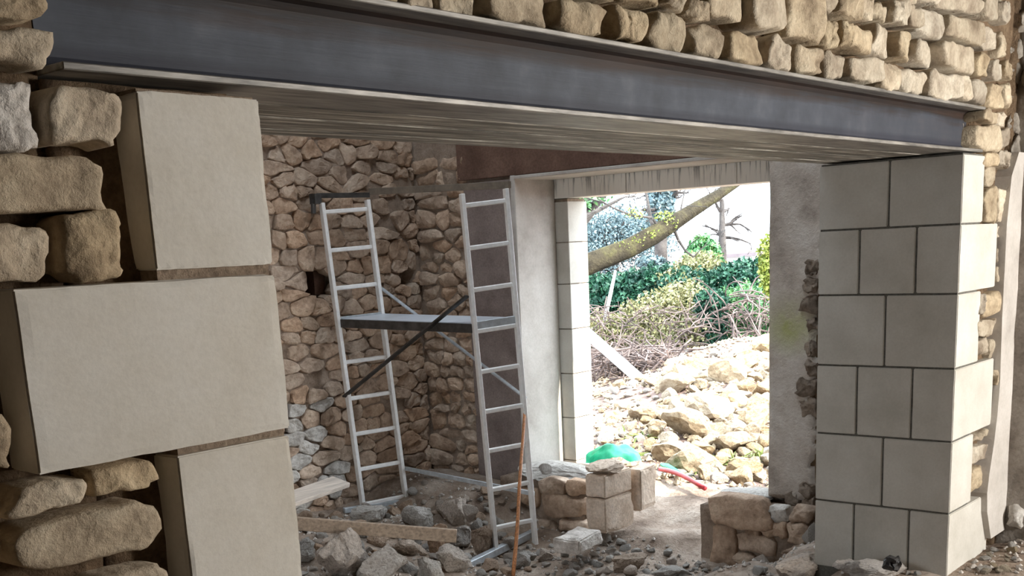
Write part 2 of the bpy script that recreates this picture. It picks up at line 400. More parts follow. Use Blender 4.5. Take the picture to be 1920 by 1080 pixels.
def cells(seeds, rect, ky=1.35):
    """irregular polygons that fit together like rubble masonry"""
    S = [(a, b*ky) for a, b in seeds]; res = []
    for i, (a, b) in enumerate(S):
        poly = [(rect[0], rect[1]*ky), (rect[2], rect[1]*ky), (rect[2], rect[3]*ky), (rect[0], rect[3]*ky)]
        near = sorted((j for j in range(len(S)) if j != i), key=lambda j: (S[j][0]-a)**2+(S[j][1]-b)**2)[:22]
        for j in near:
            nx, ny = S[j][0]-a, S[j][1]-b
            poly = clip(poly, nx, ny, (nx*(S[j][0]+a)+ny*(S[j][1]+b))/2)
            if len(poly) < 3: break
        res.append([(x, y/ky) for x, y in poly] if len(poly) >= 3 else None)
    return res
def knobbly(poly, seed):
    out = []
    for i in range(len(poly)):
        a, b = poly[i], poly[(i+1) % len(poly)]
        out += [(a[0]*.84+b[0]*.16, a[1]*.84+b[1]*.16), (a[0]*.5+b[0]*.5, a[1]*.5+b[1]*.5), (a[0]*.16+b[0]*.84, a[1]*.16+b[1]*.84)]
    cu = sum(p[0] for p in out)/len(out); cv = sum(p[1] for p in out)/len(out)
    return [(cu+(u-cu)*k, cv+(v-cv)*k) for u, v in out for k in (.985+.10*noise.noise(Vector((u*14, v*14, seed))),)]
def inset(poly, g):
    cu = sum(p[0] for p in poly)/len(poly); cv = sum(p[1] for p in poly)/len(poly)
    return [(cu+(u-cu)*max(.25, 1-g/(math.hypot(u-cu, v-cv)+1e-9)), cv+(v-cv)*max(.25, 1-g/(math.hypot(u-cu, v-cv)+1e-9))) for u, v in poly]
def rubble_rows(rect, w, h, rnd, fixed=()):
    s = []; y = rect[1]+h*.4; k = 0
    while y < rect[3]:
        hh = h*rnd.uniform(.75, 1.3); x = rect[0]+rnd.uniform(0, w)
        while x < rect[2]:
            ww = w*rnd.choice((rnd.uniform(.45, .8), rnd.uniform(.7, 1.3), rnd.uniform(1.2, 1.9)))
            q = (x+ww*.5+rnd.uniform(-.1, .1)*w, y+rnd.uniform(-.3, .3)*h)
            if all((q[0]-f[0])**2+((q[1]-f[1])*1.2)**2 > f[2]**2 for f in fixed): s.append(q)
            x += ww
        y += hh; k += 1
    return s+[(f[0], f[1]) for f in fixed]

ROCKS = {}
def rock_mesh(seed, sub=3, cuts=9, flat=.75, rough=.07):
    key = (seed, sub, cuts, flat, rough)
    if key in ROCKS: return ROCKS[key]
    rnd = random.Random(seed*13+5); bm = bmesh.new(); bmesh.ops.create_icosphere(bm, subdivisions=sub, radius=1.0)
    pl = []
    for _ in range(cuts):
        n = Vector((rnd.gauss(0, 1), rnd.gauss(0, 1), rnd.gauss(0, 1))).normalized(); pl.append((n, rnd.uniform(.38, .78)))
    for v in bm.verts:
        for n, d in pl:
            e = v.co.dot(n)-d
            if e > 0: v.co -= n*e*.94
        v.co += noise.noise_vector(v.co*2.1+Vector((seed*2.2, 0, 0)))*rough*1.6+noise.noise_vector(v.co*5.5+Vector((seed, 3, 0)))*rough*.8
        if sub >= 4: v.co += noise.noise_vector(v.co*13+Vector((seed, 7, 0)))*rough*.5
        v.co.z *= flat
    lo = Vector((min(v.co[i] for v in bm.verts) for i in range(3))); hi = Vector((max(v.co[i] for v in bm.verts) for i in range(3)))
    for v in bm.verts:
        for i in range(3): v.co[i] = (v.co[i]-(lo[i]+hi[i])/2)/(hi[i]-lo[i])*2
    ROCKS[key] = from_bm(bm, 'rock'); return ROCKS[key]
def rock(name, loc, size, seed, mat, sub=3, rot=None, smooth=False, **k):
    me = rock_mesh(seed, sub, **k)
    if me.materials and me.materials[0] != mat:
        me2 = me.copy(); me2.materials.clear(); me = me2
    o = link(name, me, mat, None, loc, smooth)
    o.scale = [s/2 for s in size]
    rnd = random.Random(seed+int(1000*abs(loc[0]+loc[1])))
    o.rotation_euler = rot if rot is not None else (rnd.uniform(-.35, .35), rnd.uniform(-.35, .35), rnd.uniform(0, 6.28))
    return o
def block(name, lo, hi, mat, parent=None, bev=.005, chip=0.0, cuts=0, seed=0, rotz=0.0, tilt=(0, 0)):
    lo, hi = Vector(lo), Vector(hi); c = (lo+hi)/2; s = hi-lo
    bm = bmesh.new(); bmesh.ops.create_cube(bm, size=1.0)
    for v in bm.verts: v.co = Vector((v.co.x*s.x, v.co.y*s.y, v.co.z*s.z))
    bmesh.ops.bevel(bm, geom=bm.edges[:], offset=bev, segments=2 if chip else 1, affect='EDGES')
    if cuts:
        long = [e for e in bm.edges if e.calc_length() > .05]
        bmesh.ops.subdivide_edges(bm, edges=long, cuts=cuts, use_grid_fill=True)
    if chip:
        for v in bm.verts:
            near = sum(1 for i in range(3) if abs(abs(v.co[i])-s[i]/2) < bev*1.3)
            q = (v.co+c)*9+Vector((seed, seed*.7, 0)); q2 = (v.co+c)*34+Vector((seed, 0, seed))
            if near >= 2:
                a = max(0, noise.noise(q)*1.3+.05)*chip+abs(noise.noise(q2))*chip*.35
                v.co -= Vector([math.copysign(a, v.co[i]) if abs(abs(v.co[i])-s[i]/2) < bev*1.3 else 0 for i in range(3)])
            else: v.co += noise.noise_vector(q2)*chip*.12
    o = link(name, from_bm(bm, name), mat, parent, c)
    o.rotation_euler = (tilt[0], tilt[1], rotz)
    return o
def slab(pl, u0, u1, v0, v1, w0, w1, step, amp, holes=(), seed=0):
    """a box whose face towards the room is a rough grid; holes: (u, v, ru, rv, depth)"""
    us = span([(u0, u1, step)]); vs_ = span([(v0, v1, step)]); nu, nv = len(us), len(vs_); V = []
    for v in vs_:
        for u in us:
            q = Vector((u*4, v*4, seed)); w = w1+amp*(noise.noise(q)+.5*noise.noise(q*3)+.3*noise.noise(q*8))
            for hu, hv, ru, rv, dep in holes:
                e = ((u-hu)/ru)**4+((v-hv)/rv)**4
                if e < 1.6: w = min(w, w1-dep*min(1, (1.6-e)*1.6))
            V.append(pl.p(u, v, w))
    f = [(j*nu+i, j*nu+i+1, (j+1)*nu+i+1, (j+1)*nu+i) for j in range(nv-1) for i in range(nu-1)]
    b = len(V)
    ring = [i for i in range(nu)]+[j*nu+nu-1 for j in range(1, nv)]+[(nv-1)*nu+i for i in range(nu-2, -1, -1)]+[j*nu for j in range(nv-2, 0, -1)]
    for k in ring:
        u, v = us[k % nu], vs_[k // nu]; V.append(pl.p(u, v, w0))
    n = len(ring)
    for i in range(n): f.append((ring[(i+1) % n], ring[i], b+i, b+(i+1) % n))
    f.append(tuple(b+i for i in reversed(range(n))))
    if pl.U.cross(pl.V).dot(pl.N) < 0: f = [tuple(reversed(t)) for t in f]
    return V, f
def joined(name, parts, mat, parent=None):
    V, f = [], []
    for v, g in parts:
        n = len(V); V += v; f += [tuple(i+n for i in t) for t in g]
    return link(name, pyd(name, V, f), mat, parent, smooth=True)
def boxpart(lo, hi):
    b = MB().box(lo, hi); return b.v, b.f

# ------------------------------------------------------------------ the dividing wall with its wide opening
WO, TH = 3.88, .686
BZ0, BZ1 = 1.974, 2.172
mid = joined('wall_middle', [slab(P_MID, -4.3, -.40, -.6, 3.6, -TH, -.085, .05, .02), slab(P_MID, -.40, -.02, -.6, 1.968, -TH, -.075, .04, .012, seed=2),
                             slab(P_MID, -.42, 4.13, 2.175, 3.6, -TH, -.10, .05, .02, seed=3), boxpart((-4.6, .12, 3.55), (5.16, TH, 6.0)), slab(P_MID, 4.13, 4.66, -.6, 3.6, -TH, -.05, .035, .012, seed=5),
                             boxpart((4.6, .02, -.6), (5.16, TH, 3.6))], M['mortar'])
tag(mid, 'thick rubble stone dividing wall with a wide rectangular opening', 'wall', kind='structure')
ROWS = [  # stones of the courses over the beam: x0, y0, x1, y1 in the photograph's frame
 (640, -60, 748, 0), (752, -50, 820, 21), (822, -45, 902, 30), (917, -42, 1042, 52), (1050, -2, 1143, 70), (1147, 12, 1206, 81), (1226, 18, 1290, 98), (1303, 44, 1357, 111), (1362, 54, 1440, 125), (1441, 68, 1484, 134), (1500, 84, 1544, 142), (1552, 98, 1588, 148),
 (1596, 103, 1650, 158), (1651, 118, 1693, 172), (1700, 126, 1739, 178), (1742, 132, 1798, 189), (1798, 143, 1818, 186), (1820, 146, 1855, 195), (1856, 158, 1874, 202),
 (915, -90, 990, -48), (995, -80, 1080, -10), (1084, -50, 1168, 1), (1170, -45, 1243, 10), (1244, -30, 1286, 18), (1296, -5, 1324, 42), (1326, -34, 1400, 39), (1402, -30, 1483, 64), (1485, -18, 1542, 82), (1546, 38, 1573, 90), (1574, 42, 1592, 85), (1594, 48, 1638, 97), (1639, 42, 1680, 104), (1685, 54, 1714, 113),
 (1719, 72, 1760, 123), (1764, 75, 1836, 140), (1837, 100, 1854, 145), (1856, 114, 1884, 152),
 (1160, -100, 1235, -50), (1240, -95, 1320, -38), (1325, -100, 1400, -40), (1405, -95, 1480, -36), (1484, -70, 1528, -22), (1530, -30, 1571, 26), (1573, -20, 1612, 38), (1613, -6, 1641, 38), (1643, 4, 1671, 40), (1673, 1, 1695, 47), (1698, 14, 1726, 54), (1727, 14, 1775, 72), (1776, 25, 1846, 86), (1847, 50, 1872, 96),
 (1600, -70, 1650, -10), (1655, -50, 1689, -2), (1690, -35, 1722, 10), (1723, -38, 1766, 9), (1770, -24, 1840, 32), (1842, -14, 1892, 44), (1700, -90, 1770, -42), (1775, -85, 1850, -30), (1855, -70, 1900, -20),
 # stones at the beam's right end and beside the pillar
 (1841, 205, 1879, 232), (1837, 234, 1877, 281), (1846, 285, 1872, 312), (1873, 283, 1889, 312), (1850, 315, 1875, 349), (1846, 354, 1869, 417), (1870, 352, 1883, 414), (1870, 424, 1884, 450), (1873, 453, 1896, 496), (1868, 498, 1893, 529),
 (1836, 549, 1848, 590), (1847, 545, 1880, 592), (1834, 596, 1862, 630), (1863, 600, 1879, 622), (1832, 633, 1856, 668), (1858, 632, 1876, 672), (1863, 680, 1873, 720), (1862, 724, 1874, 770), (1875, 208, 1892, 238), (1878, 242, 1894, 276), (1884, 286, 1897, 318), (1882, 158, 1897, 200), (1872, 2, 1892, 46), (1876, 60, 1893, 110), (1885, 114, 1899, 152), (1825, 806, 1858, 828), (1824, 831, 1853, 870), (1823, 873, 1846, 925)]
for i, (a, b, c, d) in enumerate(ROWS):
    sm = min(c-a, d-b)
    px_stone(a, b, c, d, P_MID, 'Y', 0.0, mid, M['wallstone'], 100+i, proud=R.uniform(-.012, .02), back=.12, r=.014 if sm > 30 else .009, bulge=R.uniform(.0, .008), amp=.011, n=30, rings=(.84, .66, .45, .22), tilt=R.uniform(-.16, .10), jit=.09, p=R.uniform(5, 8))
LEFT = [(-40, -40, 101, 36, 'leftstone'), (-60, 40, 114, 119, 'leftstone'), (-25, 139, 80, 278, 'whitestone'), (100, 160, 230, 276, 'leftstone'), (-60, 287, 212, 396, 'leftstone'), (-50, 418, 97, 527, 'leftstone'), (126, 398, 243, 520, 'leftstone'),
        (-60, 770, 22, 892, 'leftstone'), (24, 893, 176, 977, 'leftstone'), (188, 860, 304, 936, 'leftstone'), (34, 936, 318, 1080, 'leftstone'), (165, 1060, 335, 1130, 'leftstone'), (-60, 905, 14, 1060, 'leftstone')]
for i, (a, b, c, d, mt) in enumerate(LEFT):
    px_stone(a, b, c, d, P_MID, 'Y', -.01, mid, M[mt], 300+i, proud=R.uniform(-.01, .012), back=.13, r=.013, bulge=.001, amp=.0065, n=44, rings=(.86, .7, .52, .34, .16), jit=.11, p=5.0)
# the same masonry carried on beyond the left edge of the view
rl = random.Random(5)
for rect in ((-2.3, .05, -.68, 2.95), (-.68, 2.16, .30, 2.95)):
    sd_ = rubble_rows(rect, .24, .15, rl)
    for i, (sd, poly) in enumerate(zip(sd_, cells(sd_, rect, 1.5))):
        if poly is not None: wall_stone(knobbly(inset(poly, .012), i), P_MID, mid, M['leftstone'], proud=rl.uniform(-.02, .01), back=.1, r=.014, bulge=.002, amp=.008, seed=1500+i, n=18, rings=(.75, .4))
# curved edge of old plaster in the right-hand corner
pm = MB()
EDG = [(1858, 1010), (1851, 960), (1851, 925), (1855, 890), (1864, 830), (1870, 780), (1875, 720), (1877, 660), (1879, 600), (1883, 520), (1888, 420), (1897, 330), (1911, 285)]
EP = [on(u, v, 'Y', -.03) for u, v in EDG]; n_ = len(EP)
pm.v = [Vector((p.x, -.03, p.z)) for p in EP]+[Vector((4.66, -.03, p.z)) for p in EP]+[Vector((p.x-.004, .06, p.z)) for p in EP]+[Vector((4.66, .06, p.z)) for p in EP]
for k in range(n_-1):
    pm.f += [(k, n_+k, n_+k+1, k+1), (2*n_+k, k, k+1, 2*n_+k+1), (n_+k, 3*n_+k, 3*n_+k+1, n_+k+1), (3*n_+k, 2*n_+k, 2*n_+k+1, 3*n_+k+1)]
pm.f += [(0, 2*n_, 3*n_, n_), (n_-1, 2*n_-1, 4*n_-1, 3*n_-1)]
pm.build('plaster_strip', M['plaster'], mid)

# ------------------------------------------------------------------ left ashlar pier
lp = empty('ashlar_pier', (-.13, .15, .6), label='pale sawn stone quoins at the left end of the steel beam', cat='pier', kind='thing')
MB().box((-.26, .012, .2), (-.006, .40, 1.955)).build('joint_mortar', M['jointmortar'], lp)
block('ashlar_block', (-.268, 0, 1.640), (0, .30, 1.951), M['ashlarL'], lp, .003, .005, 26, 1)
block('ashlar_block', (-.543, -.004, 1.311), (.001, .30, 1.622), M['ashlarL'], lp, .003, .0035, 26, 2)
block('ashlar_block', (-.270, 0, .96), (.001, .30, 1.297), M['ashlarL'], lp, .003, .0035, 26, 3)
block('ashlar_block', (-.543, 0, .63), (.001, .30, .95), M['ashlarL'], lp, .003, .004, 12, 4)

# ------------------------------------------------------------------ right ashlar pillar
rp = empty('ashlar_pillar', (4.0, .34, 0), label='white sawn ashlar pillar with grey joints carrying the right end of the beam', cat='pillar', kind='thing')
MB().box((WO+.007, .008, -.2), (4.15, TH-.006, 1.966)).build('joint_mortar', M['greyjoint'], rp)
ZC = [1.963, 1.658, 1.348, 1.005, .661, .313, -.04]
XR = [4.16, 4.382, 4.185, 4.424, 4.172, 4.443]
JT = [[(1667, 365)], [(1717, 490), (1611, 492)], [(1659, 622)], [(1709, 758), (1606, 752)], [(1654, 885)], [(1703, 1010), (1600, 1000)]]
g = .0045
for k in range(6):
    ys = [0.0]+[on(u, v, 'X', WO).y for u, v in JT[k]]+[TH]
    for i in range(len(ys)-1):
        x1 = XR[k] if i == 0 else 4.12
        y0 = ys[i]+(g if i else -.0); y1 = ys[i+1]-(g if i < len(ys)-2 else 0)
        if i == 0 and XR[k] > 4.3: y1 = min(y1, ys[1]-g)
        block('ashlar_block', (WO, y0, ZC[k+1]+g), (x1, y1, ZC[k]-g), M['ashlar'], rp, .0035, .0012, 5, k*4+i)

# ------------------------------------------------------------------ steel beam over the opening
sb = empty('steel_beam', (1.85, .3, BZ0), label='dark grey steel lintel beam spanning the wide opening', cat='beam', kind='thing')
X0, X1 = -.40, 4.115
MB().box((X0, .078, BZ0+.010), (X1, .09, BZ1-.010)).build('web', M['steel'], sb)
MB().box((X0, -.004, BZ1-.013), (X1+.01, .19, BZ1)).build('top_flange', M['flange'], sb, bevel=.002)
MB().box((X0, 0, BZ0), (X1+.01, .19, BZ0+.013)).build('bottom_flange', M['flange'], sb, bevel=.002)
fm = MB()
for z, s in ((BZ1-.013, -1), (BZ0+.013, 1)):
    n = len(fm.v)
    for x in (X0, X1):
        fm.v += [Vector((x, .0785, z+s*.020)), Vector((x, .070, z+s*.006)), Vector((x, .056, z)), Vector((x, .0785, z))]
    fm.f += [(n, n+1, n+5, n+4), (n+1, n+2, n+6, n+5)]
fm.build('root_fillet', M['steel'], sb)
MB().box((X0, .19, BZ0+.02), (X1, TH-.01, BZ1)).build('beam_core', M['darksteel'], sb)
yb = [.192, .285, .375, .47, .575, TH]
for i in range(5): MB().box((-.02 if i else -.1, yb[i]+.003, BZ0-.001+.002*(i % 2)), (WO+.2, yb[i+1]-.003, BZ0+.024)).build('soffit_board', M['soffit'], sb, bevel=.002)
cm = MB(); cxy = on(1805, 237, 'Y', .077)
for a0 in range(6):
    a, b = math.radians(-75+a0*27), math.radians(-75+(a0+1)*27)
    cm.bar(cxy+Vector((math.sin(b)*.008, 0, math.cos(b)*.012)) if a0 < 0 else cxy+Vector((math.cos(a)*.008, 0, math.sin(a)*.012)), cxy+Vector((math.cos(b)*.008, 0, math.sin(b)*.012)), .003, .003, (0, 1, 0))
cm.build('chalk_mark', M['plaster'], sb)

# ------------------------------------------------------------------ room behind: stone back wall
def uvb(u, v): q = on(u, v, 'Y', 4.70); return q.x, q.z
hole = uvb(603, 537); put = uvb(766, 522); rnd_st = uvb(745, 468)
big = [uvb(*q) for q in ((575, 480), (640, 330), (600, 312), (640, 560), (720, 480), (625, 360))]
fixed = [(hole[0], hole[1], .17), (put[0], put[1], .10), (rnd_st[0], rnd_st[1], .14)]+[(b[0], b[1], .15) for b in big[:3]]
bw = joined('wall_back', [slab(P_BACK, -4.6, 2.3, -.6, 6.0, -.3, .0, .3, .02), boxpart((2.3, 4.72, 2.95), (5.6, 5.0, 6.0)), slab(P_BACK, 2.3, 5.2, -.6, 3.0, -.3, -.018, .03, .010, [(hole[0], hole[1], .15, .12, .24), (put[0], put[1], .06, .06, .2)], 4)], M['darkmortar'])
tag(bw, 'old brown rubble stone wall behind the scaffold with a broken hole', 'wall', kind='structure')
rect = (2.35, -.25, 5.15, 2.62); rb = random.Random(11)
seeds = sorted(rubble_rows(rect, .185, .098, rb, fixed), key=lambda q: -q[0]); rest = []
cl = cells(seeds, rect, 1.75); cnt = 0
for i, (sd, poly) in enumerate(zip(seeds, cl)):
    if poly is None: continue
    if abs(sd[0]-hole[0]) < .17 and abs(sd[1]-hole[1]) < .11: continue
    if abs(sd[0]-put[0]) < .07 and abs(sd[1]-put[1]) < .05: continue
    isround = abs(sd[0]-rnd_st[0]) < .01 and abs(sd[1]-rnd_st[1]) < .01
    low = sd[0] < 4.15 and sd[1] < .75
    pale = rb.random() < min(.8, max(0, (4.25-sd[0])*1.2))*min(1, max(0, (1.0-sd[1])*1.3))  # paler towards lower left: fresh broken stone, plus daylight put into the colour
    if not isround and rb.random() < .05: continue
    poly = knobbly(inset(poly, rb.uniform(.001, .005)), i) if not isround else [(sd[0]+.115*math.cos(k*.4), sd[1]+.085*math.sin(k*.4)) for k in range(15)]
    o = wall_stone(poly, P_BACK, bw, M['palestone'] if pale else M['backstone'], proud=rb.uniform(-.006, .022)+(rb.uniform(0, .03) if low else 0), back=.08, r=rb.uniform(.006, .014), bulge=rb.uniform(.0, .006), amp=.010, seed=500+i, smooth=False, n=16, rings=(.78, .46), tilt=rb.uniform(-.2, .2)); cnt += 1
    if cnt > 296:
        rest.append(([v.co+o.location for v in o.data.vertices], [tuple(f.vertices) for f in o.data.polygons])); D.objects.remove(o)
tag(joined('stones', rest, M['backstone'], bw), kind='stuff').name = 'masonry'
hb = MB(); hc = P_BACK.p(hole[0]+.07, hole[1]+.02, -.16)
hb.box(hc-Vector((.045, .05, .085)), hc+Vector((.06, .06, .09))); hb.build('brick', M['brownband'], bw)

# ------------------------------------------------------------------ room behind: wall with the doorway
YJ0, YJ1 = 1.615, 3.68; ZH = 2.145
ew = joined('wall_east', [slab(P_EAST, -5.0, -YJ1, -.6, 3.0, -.45, -.022, .05, .008, seed=6), slab(P_EAST, -YJ1, -YJ0, ZH+.012, 3.0, -.45, -.01, .1, .004),
                          boxpart((5.17, .3, 2.9), (5.62, 5.0, 6.0)), boxpart((5.30, .3, -.6), (5.60, YJ0, -.02))], M['darkmortar'])
tag(ew, 'side wall of the far room holding the bright doorway', 'wall', kind='structure')
joined('masonry_core', [slab(P_EAST, -YJ0, -.5, -.02, 3.0, -.45, -.02, .05, .006, seed=7)], M['mortar'], ew)
MB().box((5.132, 3.70, -.15), (5.20, 4.165, 2.135)).build('render_panel', M['render'], ew, bevel=.004)
MB().box((5.134, 1.2, ZH+.014), (5.20, 4.22, 3.0)).build('render_band', M['brownband'], ew, bevel=.004)
MB().box((5.128, 3.655, -.2), (5.60, 3.70, ZH+.015)).build('plaster_reveal', M['plaster'], ew, bevel=.006)
MB().box((5.128, YJ0-.02, ZH-.012), (5.60, 3.66, ZH+.012)).build('reveal_soffit', M['plaster'], ew, bevel=.004)
V, f = slab(P_EAST, -YJ0, -.55, -.02, 2.95, -.40, .004, .03, .006, seed=9)
# worn-away patch of render along the pillar side
vv = []
for q in V:
    q = Vector(q); e = 1.30+.06*noise.noise(Vector((0, q.z*4, 1)))+.05*noise.noise(Vector((0, q.z*11, 1)))-.35*max(0, q.z-1.35)
    if q.x < 5.2 and q.y < e and q.z < 1.75: q.x += .05
    vv.append(q)
link('jamb_render', pyd('jamb_render', vv, f), M['jamb'], ew, (0, 0, 0), True)
def uve(u, v, pl): q = on(u, v, 'X', pl.O.x)-pl.O; return q.dot(pl.U), q.dot(pl.V)
re = random.Random(21); rect = (-4.72, -.25, -4.15, 2.35)
seeds = rubble_rows(rect, .155, .1, re); cl = cells(seeds, rect, 1.5)
for i, (sd, poly) in enumerate(zip(seeds, cl)):
    if poly is None: continue
    wall_stone(knobbly(inset(poly, re.uniform(.0015, .007)), i), P_EAST, ew, M['backstone'], proud=re.uniform(-.02, .02), back=.06, r=re.uniform(.012, .025), bulge=re.uniform(.005, .02), amp=.01, seed=900+i, smooth=False, n=14, rings=(.7, .38), tilt=re.uniform(-.15, .15))
for i, (a, b, c, d) in enumerate([(1508, 520, 1534, 548), (1500, 552, 1536, 590), (1512, 596, 1536, 620), (1506, 640, 1532, 668), (1510, 672, 1534, 706), (1494, 708, 1532, 742), (1502, 746, 1532, 784), (1512, 488, 1536, 514), (1500, 905, 1530, 930), (1470, 925, 1500, 950), (1505, 932, 1530, 965)]):
    px_stone(a, b, c, d, P_EAST, 'X', 5.15, ew, M['jambstone'], 950+i, proud=.014, back=.06, r=.012, bulge=.008, amp=.016, n=20)

# stone door frame set back in the wall
df = empty('stone_doorframe', (5.7, 2.7, -.1), label='white stone door frame with a streaked lintel around the bright doorway', cat='door frame', kind='thing')
FX0, FX1, YF = 5.60, 5.84, 3.535
jz = [on(1050, y, 'X', FX0).z for y in (378, 455, 533, 617, 700, 782)]+[-.02, -.3]
for k in range(len(jz)-1): block('jamb_block', (FX0, YF, jz[k+1]+.003), (FX1, 3.95, jz[k]-.003), M['ashlar'], df, .003, .0008, 4, k)
nz = [2.0, 1.66, 1.33, 1.0, .66, .33, 0, -.3]
for k in range(len(nz)-1): block('jamb_block', (FX0, 1.35, nz[k+1]+.003), (FX1, 1.80, nz[k]-.003), M['ashlar'], df, .003, .0008, 4, k+9)
ly = [1.30, 2.1, 3.0, 3.95]
for k in range(3): block('lintel_block', (FX0, ly[k]+(.002 if k else 0), 1.995), (FX1, ly[k+1]-.002, 2.36), M['lintel'], df, .003, .0008, 4, k+20)
MB().box((5.615, 1.36, -.3), (5.83, 1.79, 1.99)).build('frame_core', M['jointmortar'], df)
MB().box((5.615, YF+.012, -.3), (5.83, 3.94, 1.99)).build('frame_core', M['jointmortar'], df)
of = joined('wall_facade', [boxpart((FX0+.02, -4.5, -.5), (FX1-.01, 1.34, 3.6)), boxpart((FX0+.02, 3.96, -.5), (FX1-.01, 6, 3.6)), boxpart((FX0+.02, 1.0, 2.37), (FX1-.01, 4.2, 6.0)), boxpart((FX0+.02, -.5, 3.5), (FX1-.01, 5.1, 6.0))], M['roomwall'])
tag(of, 'outer face of the building beside the doorway', 'wall', kind='structure')

# broken sill wall under the doorway: far part and near part
def sill(name, y0, y1, z1, label, seed):
    o = joined(name, [slab(P_SILL, -y1, -y0, -.65, z1, -.72, -.04, .04, .012, seed=seed)], M['darkmortar']); return tag(o, label, 'wall', kind='structure')
s1 = sill('wall_sill', 2.95, 3.72, -.03, 'remains of low rubble wall under the far side of the doorway', 3)
for i, (a, b, c, d, mt) in enumerate([(1010, 930, 1094, 972, 'backstone'), (1012, 897, 1058, 928, 'backstone'), (1060, 900, 1098, 928, 'backstone'), (1002, 975, 1040, 1000, 'backstone'), (1045, 975, 1098, 998, 'backstone'), (975, 915, 1008, 950, 'backstone')]):
    px_stone(a, b, c, d, P_SILL, 'X', 4.85, s1, M[mt], 970+i, proud=.01, back=.08, r=.02, bulge=.012, amp=.014, n=22, rings=(.8, .55, .3))
c1 = on(1060, 888, 'X', 5.05)
rock('mortar_cap', Vector((5.16, 3.30, .0)), (.62, .78, .13), 41, M['palestone'], 4, (0.02, .05, .15), rough=.05).parent = s1
s2 = sill('wall_sill.001', .62, 1.975, -.06, 'low rubble wall under the near jamb of the doorway', 8)
for i, (a, b, c, d, mt, pr) in enumerate([(1331, 931, 1443, 990, 'backstone', .03), (1333, 985, 1378, 1068, 'backstone', .0), (1380, 1004, 1450, 1037, 'backstone', .0), (1394, 988, 1424, 1004, 'backstone', .0), (1378, 1038, 1411, 1062, 'backstone', .02), (1424, 978, 1474, 1008, 'backstone', .0),
        (1474, 982, 1512, 1020, 'backstone', .01), (1440, 950, 1476, 976, 'palestone', .0), (1480, 950, 1520, 980, 'backstone', .0)]):
    px_stone(a, b, c, d, P_SILL, 'X', 4.85, s2, M[mt], 990+i, proud=pr, back=.08, r=.02, bulge=.01, amp=.016, n=24, rings=(.8, .55, .3), jit=.05, p=7)
rock('cap_stone', Vector((5.2, 1.80, -.05)), (.62, .42, .09), 44, M['palestone'], 4, (0, .0, .05), rough=.05).parent = s2

# ------------------------------------------------------------------ rest of the shell
sh = M['roomwall']
for nm, parts, lab in [
    ('wall_right', [slab(P_RIGHT, -.05, 4.5, -.3, 3.6, -.3, .0, .05, .022, seed=12)], 'grey rough right wall of the near room'),
    ('wall_left', [boxpart((-4.6, -4.5, -.5), (-4.3, 2.0, 3.6)), boxpart((-4.6, 3.8, -.5), (-4.3, 5, 3.6)), boxpart((-4.6, 2.0, -.5), (-4.3, 3.8, 1.05)), boxpart((-4.6, 2.0, 2.45), (-4.3, 3.8, 3.6)), boxpart((-4.6, .3, 3.55), (-4.3, 5, 6.0))], 'left wall of both rooms'),  # window gap added to go with the far room's left light
    ('wall_rear', [boxpart((-4.3, -4.5, -.3), (3.58, -4.1, 3.6)), boxpart((4.6, -4.5, -.3), (4.7, -4.1, 3.6)), boxpart((3.58, -4.5, 2.6), (4.6, -4.1, 3.6)), boxpart((3.58, -4.5, -.3), (4.6, -4.1, .9))], 'rear wall of the near room with an opening added for light'),
    ('ceiling', [boxpart((-4.6, -4.5, 3.6), (5.9, .7, 3.7)), boxpart((-4.6, .1, 6.0), (2.1, 5.1, 6.1)), boxpart((4.3, .1, 6.0), (5.9, 5.1, 6.1)), boxpart((2.1, .1, 6.0), (4.3, .9, 6.1)), boxpart((2.1, 3.3, 6.0), (4.3, 5.1, 6.1))], 'ceiling of the near room and high roof of the far room with an added bay')]:  # unseen far-room roof set high, its bay added to let skylight down
    tag(joined(nm, parts, M['cornerwall'] if nm == 'wall_right' else sh), lab, nm.split('_')[0], kind='structure')
wr = D.objects['wall_right']
for i, (a, b, c, d) in enumerate([(1889, 70, 1917, 113), (1886, 118, 1912, 160), (1884, 166, 1908, 205), (1886, 210, 1912, 250), (1888, 254, 1914, 300), (1890, 304, 1916, 340), (1900, 20, 1935, 62), (1918, 120, 1950, 180), (1892, 945, 1922, 990)]):
    px_stone(a, b, c, d, P_RIGHT, 'X', 4.64, wr, M['greystone'] if i < 8 else M['palestone'], 1200+i, proud=.03, back=.06, r=.02, bulge=.02, amp=.012, n=16)

# ------------------------------------------------------------------ scaffold tower
rails = {}
for key, (B, T) in {'rn': ((4.228, 3.226, -.231), (4.169, 3.294, 1.928)), 'rb': ((4.472, 3.070, -.207), (4.418, 3.132, 1.951)), 'ln': ((4.188, 4.511, -.197), (4.109, 4.60, 1.96)), 'lb': ((4.522, 4.388, -.183), (4.44, 4.48, 1.974))}.items():
    rails[key] = (Vector(B), Vector(T))
def lerp(k, z):  # point on a rail at fraction z of its eight rung spaces
    B, T = rails[k]; return B+(T-B)*z
sf = empty('scaffold_tower', (4.35, 3.8, -.25), label='aluminium scaffold tower with two ladder frames and a grey platform in the corner', cat='scaffold')
dl = (lerp('ln', .5)-lerp('rn', .5)).normalized()
for a, b, top, lowk in (('rn', 'rb', 1.035, -.08), ('ln', 'lb', 1.03, -.03)):
    lf = empty('ladder_frame', lerp(a, 0)); lf.parent = sf; lf.location = lerp(a, 0)-sf.location
    for k in (a, b):
        MB().bar(lerp(k, lowk), lerp(k, top), .064, .026, (lerp(b, .5)-lerp(a, .5))).build('stile', M['alu'], lf, bevel=.003)
    for n in range(9):
        MB().bar(lerp(a, n/8)+(lerp(b, n/8)-lerp(a, n/8))*.03, lerp(a, n/8)+(lerp(b, n/8)-lerp(a, n/8))*.97, .030, .030, (0, 0, 1)).build('rung', M['alu'], lf, bevel=.006)
